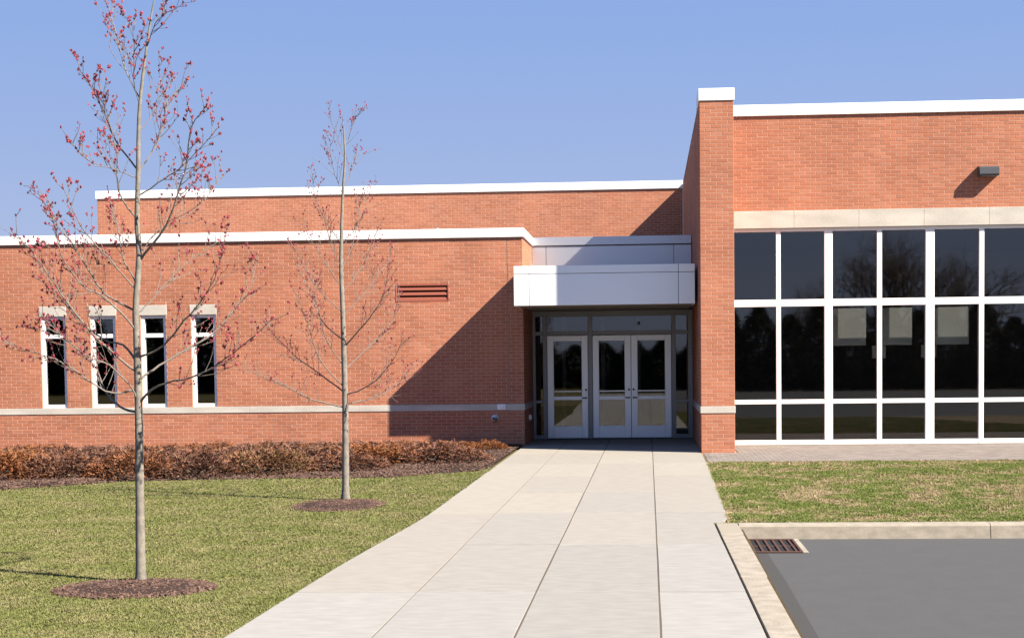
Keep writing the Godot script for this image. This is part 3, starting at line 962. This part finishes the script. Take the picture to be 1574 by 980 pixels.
	# storm drain
	var dr := thing("storm_drain", "rusty iron storm drain grate in the asphalt at the curb corner", "drain", Vector3(1.30, -0.16, -15.4))
	block("pit_shade", Vector3(-0.27, -0.001, -0.52), Vector3(0.27, 0.003, 0.47), M.pit_shade, dr, 0.0)  # flat plate, no hole: its colour stands in for shade below the bars
	st = begin()
	box(st, Vector3(-0.29, 0.0, 0.47), Vector3(0.29, 0.018, 0.51), 0.004)
	box(st, Vector3(-0.29, 0.0, -0.56), Vector3(0.29, 0.018, -0.52), 0.004)
	box(st, Vector3(-0.29, 0.0, -0.519), Vector3(-0.262, 0.018, 0.469), 0.004)
	box(st, Vector3(0.262, 0.0, -0.519), Vector3(0.29, 0.018, 0.469), 0.004)
	obj("rim", st, M.rust, dr)
	for i in 6:
		var x := -0.262 + (i + 0.5) * 0.0873 + 0.012
		block("bar", Vector3(x - 0.014, 0.002, -0.518), Vector3(x + 0.014, 0.016, 0.468), M.rust, dr, 0.003)
	block("cross_bar", Vector3(-0.261, 0.001, -0.03), Vector3(0.261, 0.010, 0.0), M.rust, dr, 0.002)
	block("concrete_edge", Vector3(0.292, -0.002, -0.6), Vector3(0.35, 0.012, 0.50), M.curb, dr, 0.004)
	# pavers in front of the hall
	st = begin()
	quad(st, Vector3(1.03, -0.02, -31.0), Vector3(12.7, -0.02, -31.0), Vector3(12.7, -0.02, -25.85), Vector3(1.06, -0.02, -25.85), Vector3.UP)
	var ps := obj("paver_strip", st, M.bare_soil)
	setting(ps, "strip of pinkish grey pavers under the window grid", "paving")
	st = begin()
	box(st, Vector3(-0.097, -0.05, -0.047), Vector3(0.097, 0, 0.047), 0.004)
	var pm := st.commit()
	pm.surface_set_material(0, M.paver)
	var xf := []
	var cc := []
	var row := 0
	var zz := -26.12
	while zz > -30.72:
		var x := 1.17 + (0.1 if row % 2 == 1 else 0.0)
		while x < 12.3:
			if not (x < 1.85 and zz < -28.45):
				xf.append(Transform3D(Basis(), Vector3(x, 0.003 + rng.randf_range(-0.0015, 0.0015), zz)))
				var f := rng.randf_range(0.78, 1.1)
				cc.append(Color(0.165 * f, 0.146 * f * rng.randf_range(0.95, 1.03), 0.134 * f))
			x += 0.2
		zz -= 0.1
		row += 1
	stuff(many("pavers", pm, xf, cc, ps))
	# mulch bed along the wing
	st = begin()
	var n := 60
	for i in n:
		var a := lerpf(-24.0, -2.77, float(i) / n)
		var b := lerpf(-24.0, -2.77, float(i + 1) / n)
		var fa := along(BED_EDGE, a) + 0.12 * bumps.get_noise_2d(a * 60.0, 3.0)
		var fb := along(BED_EDGE, b) + 0.12 * bumps.get_noise_2d(b * 60.0, 3.0)
		quad(st, Vector3(a, -0.006, fa), Vector3(b, -0.006, fb), Vector3(b, 0.03, fb - 0.35), Vector3(a, 0.03, fa - 0.35), Vector3.UP)
		quad(st, Vector3(a, 0.03, fa - 0.35), Vector3(b, 0.03, fb - 0.35), Vector3(b, 0.04, -31.38), Vector3(a, 0.04, -31.38), Vector3.UP)
	var bed := obj("mulch_bed", st, M.mulch)
	setting(bed, "dark mulch bed along the foot of the wing", "bed")
	st = begin()
	box(st, Vector3(-0.022, -0.004, -0.009), Vector3(0.022, 0.004, 0.009), 0.0)
	var chip := st.commit()
	chip.surface_set_material(0, M.chip)
	xf = []
	cc = []
	for i in 16000:
		var x := rng.randf_range(-15.0, -2.8)
		var f := along(BED_EDGE, x) + 0.12 * bumps.get_noise_2d(x * 60.0, 3.0) + 0.03
		var z := f - 2.6 * pow(rng.randf(), 1.4)
		if x > -3.6:
			z = f - 6.0 * rng.randf()
		xf.append(Transform3D(Basis.from_euler(Vector3(rng.randf_range(-0.6, 0.6), rng.randf() * TAU, rng.randf_range(-0.6, 0.6))).scaled(Vector3.ONE * rng.randf_range(0.6, 1.5)), Vector3(x, 0.0 + 0.04 * clampf((f - z) / 0.35, 0, 1), z)))
		cc.append(chip_tone())
	stuff(many("bark_chips", chip, xf, cc, bed))
	for r in [[-4.33, -11.72, 0.66, 0.50, "first"], [-4.10, -18.62, 0.60, 0.78, "second"]]:
		st = begin()
		var outer := []
		for i in 36:
			var an := TAU * i / 36.0
			var k := 1.0 + 0.09 * bumps.get_noise_2d(cos(an) * 90.0 + r[0] * 50.0, sin(an) * 90.0)
			outer.append(Vector3(r[0] + cos(an) * r[2] * k, -0.012, r[1] + sin(an) * r[3] * k))
		var c := Vector3(r[0], 0.035, r[1])
		for i in 36:
			var p: Vector3 = outer[i]
			var q: Vector3 = outer[(i + 1) % 36]
			var pm2 := p.lerp(c, 0.35)
			var qm2 := q.lerp(c, 0.35)
			pm2.y = 0.02
			qm2.y = 0.02
			quad(st, p, q, qm2, pm2, Vector3.UP)
			tri(st, pm2, qm2, c, Vector3.UP)
		var ring := obj("mulch_ring", st, M.mulch)
		setting(ring, "round mulch patch at the foot of the " + ("larger" if r[4] == "first" else "smaller") + " budding tree", "mulch")
		xf = []
		cc = []
		for i in 2600:
			var an := rng.randf() * TAU
			var d := sqrt(rng.randf()) * 1.04
			xf.append(Transform3D(Basis.from_euler(Vector3(rng.randf_range(-0.7, 0.7), rng.randf() * TAU, rng.randf_range(-0.7, 0.7))).scaled(Vector3.ONE * rng.randf_range(0.5, 1.2)), Vector3(r[0] + cos(an) * r[2] * d, lerpf(0.038, -0.008, d), r[1] + sin(an) * r[3] * d)))
			cc.append(chip_tone())
		stuff(many("bark_chips", chip, xf, cc, ring))

func chip_tone() -> Color:
	var f := rng.randf_range(0.55, 1.7)
	return Color(0.075 * f, 0.047 * f, 0.038 * f)

func in_ring(x: float, z: float) -> bool:
	for r in [[-4.33, -11.72, 0.63, 0.47], [-4.10, -18.62, 0.57, 0.74]]:
		var dx: float = (x - r[0]) / r[2]
		var dz: float = (z - r[1]) / r[3]
		if dx * dx + dz * dz < 1.0:
			return true
	return false

func build_grass() -> void:
	var tufts := []
	for v in 1:
		var st := begin()
		for i in 6:
			var an := rng.randf() * TAU
			var d := Vector3(cos(an), 0, sin(an))
			var at := Vector3(rng.randf_range(-0.018, 0.018), -0.004, rng.randf_range(-0.018, 0.018))
			var side := Vector3(-d.z, 0, d.x) * 0.0032
			var h := rng.randf_range(0.022, 0.042)
			var mid := at + d * h * 0.25 + Vector3.UP * h * 0.6
			var tip := at + d * h * rng.randf_range(0.5, 1.0) + Vector3.UP * h * rng.randf_range(0.75, 1.0)
			quad(st, at - side, at + side, mid + side * 0.8, mid - side * 0.8, -d + Vector3.UP)
			tri(st, mid - side * 0.8, mid + side * 0.8, tip, -d + Vector3.UP)
		var m := st.commit()
		m.surface_set_material(0, M.blade)
		tufts.append(m)
	var tone := FastNoiseLite.new()
	tone.seed = 21
	tone.frequency = 1.3
	tone.fractal_octaves = 4
	var bare := FastNoiseLite.new()
	bare.seed = 33
	bare.frequency = 0.55
	bare.fractal_octaves = 4
	for side in 2:
		var xs := [[]]
		var cs := [[]]
		var count := 370000 if side == 0 else 210000
		for i in count:
			var x := 0.0
			var z := 0.0
			if side == 0:
				# denser where the view is near
				z = -8.2 - 17.0 * pow(rng.randf(), 1.15)
				var left := z * 0.475 - 1.8
				x = lerpf(left, along(LEFT_EDGE, z) + 0.006 + 0.022 * maxf(0.0, bumps.get_noise_2d(z * 190.0, 5.0)), rng.randf())
				if z < along(BED_EDGE, x) + 0.04 + 0.08 * rng.randf() or in_ring(x, z):
					continue
			else:
				z = rng.randf_range(-26.05, -16.27)
				x = lerpf(along(RIGHT_EDGE, z) - 0.006 - 0.03 * maxf(0.0, bumps.get_noise_2d(z * 170.0, 9.0)), 0.40 * -z + 1.2, rng.randf())
			var b := bare.get_noise_2d(x * 1.5, z) if side == 1 else bare.get_noise_2d(x, z)
			var t := tone.get_noise_2d(x, z) if side == 0 else tone.get_noise_2d(x * 2.4, z * 1.5)
			var green := clampf(0.72 + 0.60 * t + 0.28 * rng.randf_range(-1, 1), 0.0, 1.0)
			if side == 1:
				green = clampf(0.70 + 1.0 * t + 1.0 * b + 0.3 * rng.randf_range(-1, 1), 0.0, 1.0)
				var edge_z := smoothstep(-24.6, -26.0, z)
				if b - 0.45 * edge_z < -0.17 and rng.randf() < 0.8:
					continue
			elif b < -0.38 and rng.randf() < 0.5:
				continue
			var s := rng.randf_range(0.45, 0.85) * (1.0 + clampf((-z - 10.0) / 14.0, 0.0, 1.0) * 0.5)
			var y := lawn_y(x, z) + (0.012 if side == 1 else 0.0)
			var k := 0
			xs[k].append(Transform3D(Basis(Vector3.UP, rng.randf() * TAU).scaled(Vector3(s, s * rng.randf_range(0.7, 1.1), s)), Vector3(x, y, z)))
			var f := rng.randf_range(0.75, 1.2)
			var straw := Color(0.22, 0.185, 0.098) if side == 0 else Color(0.30, 0.23, 0.135)
			var grass := Color(0.118, 0.132, 0.038) if side == 0 else Color(0.108, 0.136, 0.030)
			var c := straw.lerp(grass, green)
			cs[k].append(Color(c.r * f, c.g * f, c.b * f))
		for k in 1:
			stuff(many("grass", tufts[k], xs[k], cs[k], self), "short olive and straw grass left of the walkway" if side == 0 else "short patchy grass between curb and pavers", "grass")

# ---------------------------------------------------------------- trees

func bud_mesh() -> ArrayMesh:
	var st := begin()
	for q in [[Vector3.ZERO, 1.0], [Vector3(0.75, 0.55, 0.2), 0.75], [Vector3(-0.55, 0.7, -0.35), 0.7]]:
		var c: Vector3 = q[0]
		var r: float = q[1]
		var p := [c + Vector3(r * 0.8, 0, 0), c + Vector3(0, 0, r * 0.8), c - Vector3(r * 0.8, 0, 0), c - Vector3(0, 0, r * 0.8)]
		for i in 4:
			var a: Vector3 = p[i]
			var b: Vector3 = p[(i + 1) % 4]
			tri(st, a, b, c + Vector3(0, r * 1.15, 0), (a + b) * 0.5 - c + Vector3.UP * 0.3)
			tri(st, a, b, c - Vector3(0, r * 0.9, 0), (a + b) * 0.5 - c - Vector3.UP * 0.3)
	var m := st.commit()
	m.surface_set_material(0, M.bud)
	return m

func path_of(flat: Array) -> PackedVector3Array:
	var p := PackedVector3Array()
	for i in flat.size() / 3:
		p.append(Vector3(flat[i * 3], flat[i * 3 + 1], flat[i * 3 + 2]))
	return p

func twig(st: SurfaceTool, at: Vector3, dir: Vector3, length: float, r: float, depth: int, buds: Array, every: float) -> void:
	var n := maxi(4, int(length / 0.06))
	var p := at
	var d := dir.normalized()
	var pts := PackedVector3Array([p])
	var rad := PackedFloat32Array([r])
	for i in n:
		d = (d + Vector3(rng.randf_range(-0.16, 0.16), 0.10 + rng.randf_range(-0.12, 0.12), rng.randf_range(-0.16, 0.16))).normalized()
		p += d * length / n
		pts.append(p)
		rad.append(lerpf(r, 0.0016, float(i + 1) / n))
		if depth > 0 and i > 0 and rng.randf() < 0.38:
			var s := d.cross(Vector3(rng.randf_range(-1, 1), rng.randf_range(-0.4, 0.4), rng.randf_range(-1, 1))).normalized()
			twig(st, p, d * 0.9 + s * 0.75 + Vector3.UP * 0.12, length * rng.randf_range(0.3, 0.55), r * 0.6, depth - 1, buds, every)
		if rng.randf() < every * (0.35 + 0.65 * float(i) / n):
			buds.append([p + Vector3(rng.randf_range(-1, 1), rng.randf_range(-0.5, 1), rng.randf_range(-1, 1)) * 0.012, d])
	buds.append([p, d])
	tube(st, pts, rad, 4)

func maple(called: String, label: String, table: Array, at: Vector3, girth: float, limb: float, bud_size: float, every: float, spacing: float, group: String) -> void:
	var t := thing(called, label, "tree", at, group)
	var buds := []
	var tp := smooth_path(path_of(table[0]), 5)
	var top: float = tp[tp.size() - 1].y
	var rad := PackedFloat32Array()
	for p in tp:
		var s := clampf(p.y / top, 0.0, 1.0)
		rad.append(girth * (pow(1.0 - s, 0.75) * 0.92 + 0.10) * (1.0 + 0.35 * exp(-maxf(p.y, 0.0) / 0.05)) * (1.0 + 0.03 * sin(p.y * 31.0)))
	var st := begin()
	tube(st, tp, rad, 12)
	obj("trunk", st, M.bark, t)
	for b in range(1, table.size()):
		st = begin()
		var p := smooth_path(path_of(table[b]), 4)
		var length := 0.0
		for i in p.size() - 1:
			length += p[i].distance_to(p[i + 1])
			p[i + 1] += Vector3(rng.randf_range(-1, 1), rng.randf_range(-1, 1), rng.randf_range(-1, 1)) * 0.006
		var r0 := limb * clampf(length / 1.3, 0.5, 1.15) * lerpf(1.0, 0.72, p[0].y / top)
		rad = PackedFloat32Array()
		for i in p.size():
			rad.append(lerpf(r0, 0.0022, pow(float(i) / (p.size() - 1), 0.8)))
		tube(st, p, rad, 6)
		var gone := 0.0
		var next := length * 0.22
		for i in p.size() - 1:
			var step := p[i].distance_to(p[i + 1])
			var d := (p[i + 1] - p[i]).normalized()
			while next < gone + step:
				var q := p[i].lerp(p[i + 1], (next - gone) / step)
				var s := d.cross(Vector3(rng.randf_range(-1, 1), rng.randf_range(-0.5, 0.5), rng.randf_range(-1, 1))).normalized()
				var k := next / length
				twig(st, q, d * 0.8 + s * 0.75 + Vector3.UP * 0.22, rng.randf_range(0.14, 0.40) * (1.1 - 0.6 * k), 0.0036, 1, buds, every)
				next += spacing * rng.randf_range(0.6, 1.5)
			gone += step
			if float(i) / p.size() > 0.45 and rng.randf() < every:
				buds.append([p[i], d])
		buds.append([p[p.size() - 1], Vector3.UP])
		obj("branch", st, M.twig_bark, t)
	var xf := []
	var cc := []
	for q in buds:
		var s := bud_size * rng.randf_range(0.55, 1.35)
		var turn := Basis.from_euler(Vector3(rng.randf_range(-0.8, 0.8), rng.randf() * TAU, rng.randf_range(-0.8, 0.8)))
		xf.append(Transform3D(turn.scaled(Vector3(s, s * 1.2, s)), q[0]))
		var f := rng.randf_range(0.55, 1.35)
		cc.append(Color(0.195 * f, 0.035 * f, 0.048 * f))
	stuff(many("flower_buds", bud_mesh(), xf, cc, t))

func grow(st: SurfaceTool, at: Vector3, dir: Vector3, length: float, r: float, depth: int) -> void:
	var pts := PackedVector3Array([at])
	var rad := PackedFloat32Array([r])
	var p := at
	var d := dir.normalized()
	for i in 4:
		d = (d + Vector3(rng.randf_range(-0.22, 0.22), 0.06, rng.randf_range(-0.22, 0.22))).normalized()
		p += d * length / 4.0
		pts.append(p)
		rad.append(lerpf(r, r * 0.55, (i + 1) / 4.0))
		if depth > 0 and i > 0:
			for k in (2 if i == 3 else 1):
				var s := d.cross(Vector3(rng.randf_range(-1, 1), rng.randf_range(-1, 1), rng.randf_range(-1, 1))).normalized()
				grow(st, p, d * 0.8 + s * 0.75, length * rng.randf_range(0.55, 0.78), rad[i + 1] * 0.85, depth - 1)
	tube(st, pts, rad, 5 if depth > 1 else 3)

# trees across the lot, behind the viewer: they show in the glass
func build_far_trees() -> void:
	for q in [[15.6, 33.0, 3.5, 0.20], [20.4, 34.0, 3.3, 0.19], [-31.0, 34.0, 3.0, 0.18], [11.4, 36.0, 2.5, 0.14]]:
		var t := thing("bare_tree", "large leafless tree across the lot, mirrored in the window glass", "tree", Vector3(q[0], -0.3, q[1]), "leafless trees mirrored in the glass")
		var st := begin()
		var h: float = q[2]
		tube(st, PackedVector3Array([Vector3(0, 0, 0), Vector3(0.05, h * 0.5, 0.0), Vector3(0.0, h, 0.1)]), PackedFloat32Array([q[3] * 1.3, q[3], q[3] * 0.85]), 8)
		obj("trunk", st, M.dead_stem, t)
		st = begin()
		for k in 6:
			var an := TAU * k / 6.0 + rng.randf()
			grow(st, Vector3(0, h * rng.randf_range(0.75, 1.0), 0.05), Vector3(cos(an) * 0.75, 1.0, sin(an) * 0.75), h * rng.randf_range(0.75, 1.0), q[3] * 0.75, 4)
		obj("crown", st, M.dead_stem, t)
	var crowns := []
	for v in 3:
		var st := begin()
		for i in 3600:
			var y := pow(rng.randf(), 1.4)
			var an := rng.randf() * TAU
			var r := (1.0 - y * y) * rng.randf_range(0.55, 1.0) * (0.85 + 0.15 * sin(an * 5.0 + y * 9.0))
			var p := Vector3(cos(an) * r, 0.04 + y * 0.96, sin(an) * r)
			var a := Vector3(rng.randf_range(-1, 1), rng.randf_range(-0.15, 0.15), rng.randf_range(-1, 1)) * 0.16
			var b := Vector3(rng.randf_range(-1, 1), rng.randf_range(-0.3, 0.3), rng.randf_range(-1, 1)) * 0.16
			tri(st, p, p + a, p + b, Vector3(cos(an), 0.5, sin(an)))
		var m := st.commit()
		m.surface_set_material(0, M.evergreen)
		crowns.append(m)
	var stem := begin()
	tube(stem, PackedVector3Array([Vector3(0, 0, 0), Vector3(0, 0.8, 0)]), PackedFloat32Array([0.05, 0.02]), 6)
	var stem_mesh := stem.commit()
	stem_mesh.surface_set_material(0, M.dead_stem)
	var x := -47.0
	var i := 0
	while x < 30.0:
		var tall := 5.4 + 0.7 * sin(x * 1.3) + rng.randf_range(-0.3, 0.3)
		if x > -9.0 and x < 3.5:
			tall = 3.4 + rng.randf_range(-0.3, 0.3)
		for row in 1:
			var t := thing("evergreen_tree", "dense dark evergreen across the lot, mirrored in the glass", "tree", Vector3(x + row * 1.3, -0.32, 30.0 + row * 2.2), "evergreens mirrored in the glass")
			var o := MeshInstance3D.new()
			o.mesh = crowns[(i + row) % 3]
			o.scale = Vector3(2.5, tall, 2.5)
			hang("crown", o, t)
			var s := MeshInstance3D.new()
			s.mesh = stem_mesh
			s.scale = Vector3(2.0, tall, 2.0)
			hang("trunk", s, t)
			t.rotation.y = rng.randf() * TAU
		x += 2.0
		i += 1

# ---------------------------------------------------------------- shrubs

func build_shrubs() -> void:
	var kinds := []
	var palettes := [
		[Color(0.150, 0.062, 0.030), Color(0.120, 0.058, 0.040), Color(0.175, 0.072, 0.030)],
		[Color(0.118, 0.062, 0.047), Color(0.100, 0.056, 0.044), Color(0.130, 0.060, 0.036)],
		[Color(0.170, 0.066, 0.026), Color(0.195, 0.080, 0.030), Color(0.140, 0.056, 0.028)],
		[Color(0.110, 0.058, 0.044), Color(0.135, 0.066, 0.040), Color(0.098, 0.050, 0.038)],
		[Color(0.145, 0.064, 0.034), Color(0.125, 0.062, 0.042), Color(0.115, 0.075, 0.035)],
		[Color(0.122, 0.064, 0.048), Color(0.155, 0.064, 0.030), Color(0.105, 0.054, 0.042)]]
	for v in 6:
		var st := begin()
		for i in 3800:
			var rr := sqrt(rng.randf()) * 1.02
			var an := rng.randf() * TAU
			# several low overlapping cushions make up one plant
			var lump := 0.72 + 0.28 * sin(an * 3.0 + v * 1.3) * cos(rr * 6.0 + v * 2.0) + 0.14 * sin(an * 7.0 + rr * 11.0 + v)
			var h := 0.40 * lump * pow(clampf(1.0 - rr * rr, 0.0, 1.0), 0.55)
			var y := h * (1.0 - 0.45 * pow(rng.randf(), 2.2))
			var p := Vector3(cos(an) * rr, maxf(y, 0.02), sin(an) * rr)
			var out := Vector3(cos(an) * (0.3 + rr), 0.2 + rng.randf_range(-0.3, 0.35), sin(an) * (0.3 + rr)) + Vector3(rng.randf_range(-0.8, 0.8), 0, rng.randf_range(-0.8, 0.8))
			out = out.normalized()
			var length := rng.randf_range(0.045, 0.11)
			var side := out.cross(Vector3(rng.randf_range(-0.5, 0.5), 1, rng.randf_range(-0.5, 0.5))).normalized()
			var f := rng.randf_range(0.85, 1.5)
			var c: Color = palettes[v][rng.randi() % 3]
			if rng.randf() < 0.03: c = Color(0.16, 0.11, 0.07)
			st.set_color(Color(c.r * f, c.g * f, c.b * f))
			var a := p
			var d := out
			for k in 2:
				var b := a + d * length / 2.0
				var w := 0.010 * (1.0 - k * 0.4)
				quad(st, a - side * w, a + side * w, b + side * w * 0.5, b - side * w * 0.5, Vector3.UP)
				for sgn in [-1.0, 1.0]:
					var tip: Vector3 = a + d * 0.030 + side * sgn * rng.randf_range(0.016, 0.034) + Vector3.UP * rng.randf_range(-0.01, 0.02)
					tri(st, a, a + d * 0.022, tip, Vector3.UP)
				a = b
				d = (d + Vector3(0, -0.15, 0)).normalized()
		var m := st.commit()
		m.surface_set_material(0, M.juniper)
		var sm := begin()
		for k in 9:
			var an := TAU * k / 9.0 + rng.randf() * 0.5
			var o := Vector3(cos(an), 0, sin(an))
			tube(sm, PackedVector3Array([Vector3(0, 0, 0), o * 0.35 + Vector3(0, 0.14, 0), o * 0.8 + Vector3(0, 0.10, 0)]), PackedFloat32Array([0.022, 0.014, 0.006]), 5)
		var stems := sm.commit()
		stems.surface_set_material(0, M.dead_stem)
		kinds.append([m, stems])
	var n := 0
	for row in 5:
		var x := -15.3 + row * 0.37
		while x < -3.2:
			var zf := -22.9 - (x + 10.4) * 0.30
			if x < -10.4:
				zf = -22.9 - (x + 10.4) * 0.1
			var z := zf - 0.1 - row * 1.45 + rng.randf_range(-0.25, 0.25)
			if z < -30.5 or (row == 0 and x > -3.9):
				x += 1.1
				continue
			var s := rng.randf_range(0.7, 1.05)
			if x + s * 0.95 > -2.95:
				s = maxf(0.4, (-2.95 - x) / 0.95)
			var tall := lerpf(1.05, 0.45, clampf((-z - 24.0) / 6.2, 0.0, 1.0)) * rng.randf_range(0.8, 1.15)
			var t := thing("juniper_shrub", "low rust brown creeping shrub in the mulch bed along the wing", "shrub", Vector3(x, 0.02, z), "rust brown shrubs along the wing")
			t.rotation.y = rng.randf() * TAU
			for k in 2:
				var o := MeshInstance3D.new()
				o.mesh = kinds[n % 6][k]
				o.scale = Vector3(s, tall if k == 0 else tall * 0.8, s)
				hang("foliage" if k == 0 else "stems", o, t)
			n += rng.randi_range(1, 3)
			x += rng.randf_range(0.95, 1.4)

# ---------------------------------------------------------------- scene

func _ready() -> void:
	rng.seed = 20240
	var cam := Camera3D.new()
	cam.name = "camera"
	cam.projection = Camera3D.PROJECTION_FRUSTUM
	cam.near = 0.1
	cam.far = 1500.0
	cam.size = 0.1 * 980.0 / 2200.0
	cam.frustum_offset = Vector2(-0.036111, 0.080466) * 0.1
	cam.position = Vector3(0, 1.86, 0)
	cam.rotation = Vector3(-0.0511743, 0.0596521, -0.0112521)
	add_child(cam)
	cam.current = true
	cam_inv = cam.transform.affine_inverse()

	var sky_mat := ProceduralSkyMaterial.new()
	sky_mat.sky_top_color = Color(0.253, 0.351, 0.507)
	sky_mat.sky_horizon_color = Color(0.422, 0.443, 0.497)
	sky_mat.sky_curve = 0.12
	sky_mat.ground_horizon_color = Color(0.26, 0.26, 0.24)
	sky_mat.ground_bottom_color = Color(0.16, 0.15, 0.12)
	sky_mat.sun_angle_max = 1.0
	var sky := Sky.new()
	sky.sky_material = sky_mat
	var env := Environment.new()
	env.background_mode = Environment.BG_SKY
	env.sky = sky
	env.tonemap_mode = Environment.TONE_MAPPER_LINEAR
	env.tonemap_exposure = 3.6
	env.sdfgi_enabled = true
	env.ssao_enabled = true
	env.ssil_enabled = true
	var we := WorldEnvironment.new()
	we.name = "world_environment"
	we.environment = env
	add_child(we)

	var sun := DirectionalLight3D.new()
	sun.name = "sun"
	sun.light_energy = 1.6
	sun.light_color = Color(1.0, 0.955, 0.88)
	sun.light_angular_distance = 0.5
	sun.shadow_enabled = true
	sun.transform = Transform3D(Basis.looking_at(SUN.normalized(), Vector3.UP), Vector3(30, 40, 20))
	add_child(sun)

	make_materials()
	make_brick()
	build_ground()
	build_wing()
	build_rear()
	build_fin()
	build_hall()
	build_canopy()
	build_entrance()
	build_wall_bits()
	build_grass()
	build_shrubs()
	maple("red_maple", "young bare maple with many red buds in the nearer mulch patch", MAPLE_A, Vector3(-4.396, 0.0, -12.047), 0.041, 0.0115, 0.0100, 0.55, 0.055, "budding young maples")
	maple("red_maple", "slimmer bare maple with fewer dull buds close to the shrub bed", MAPLE_B, Vector3(-4.141, 0.0, -19.24), 0.050, 0.0105, 0.0095, 0.20, 0.055, "budding young maples")
	build_far_trees()
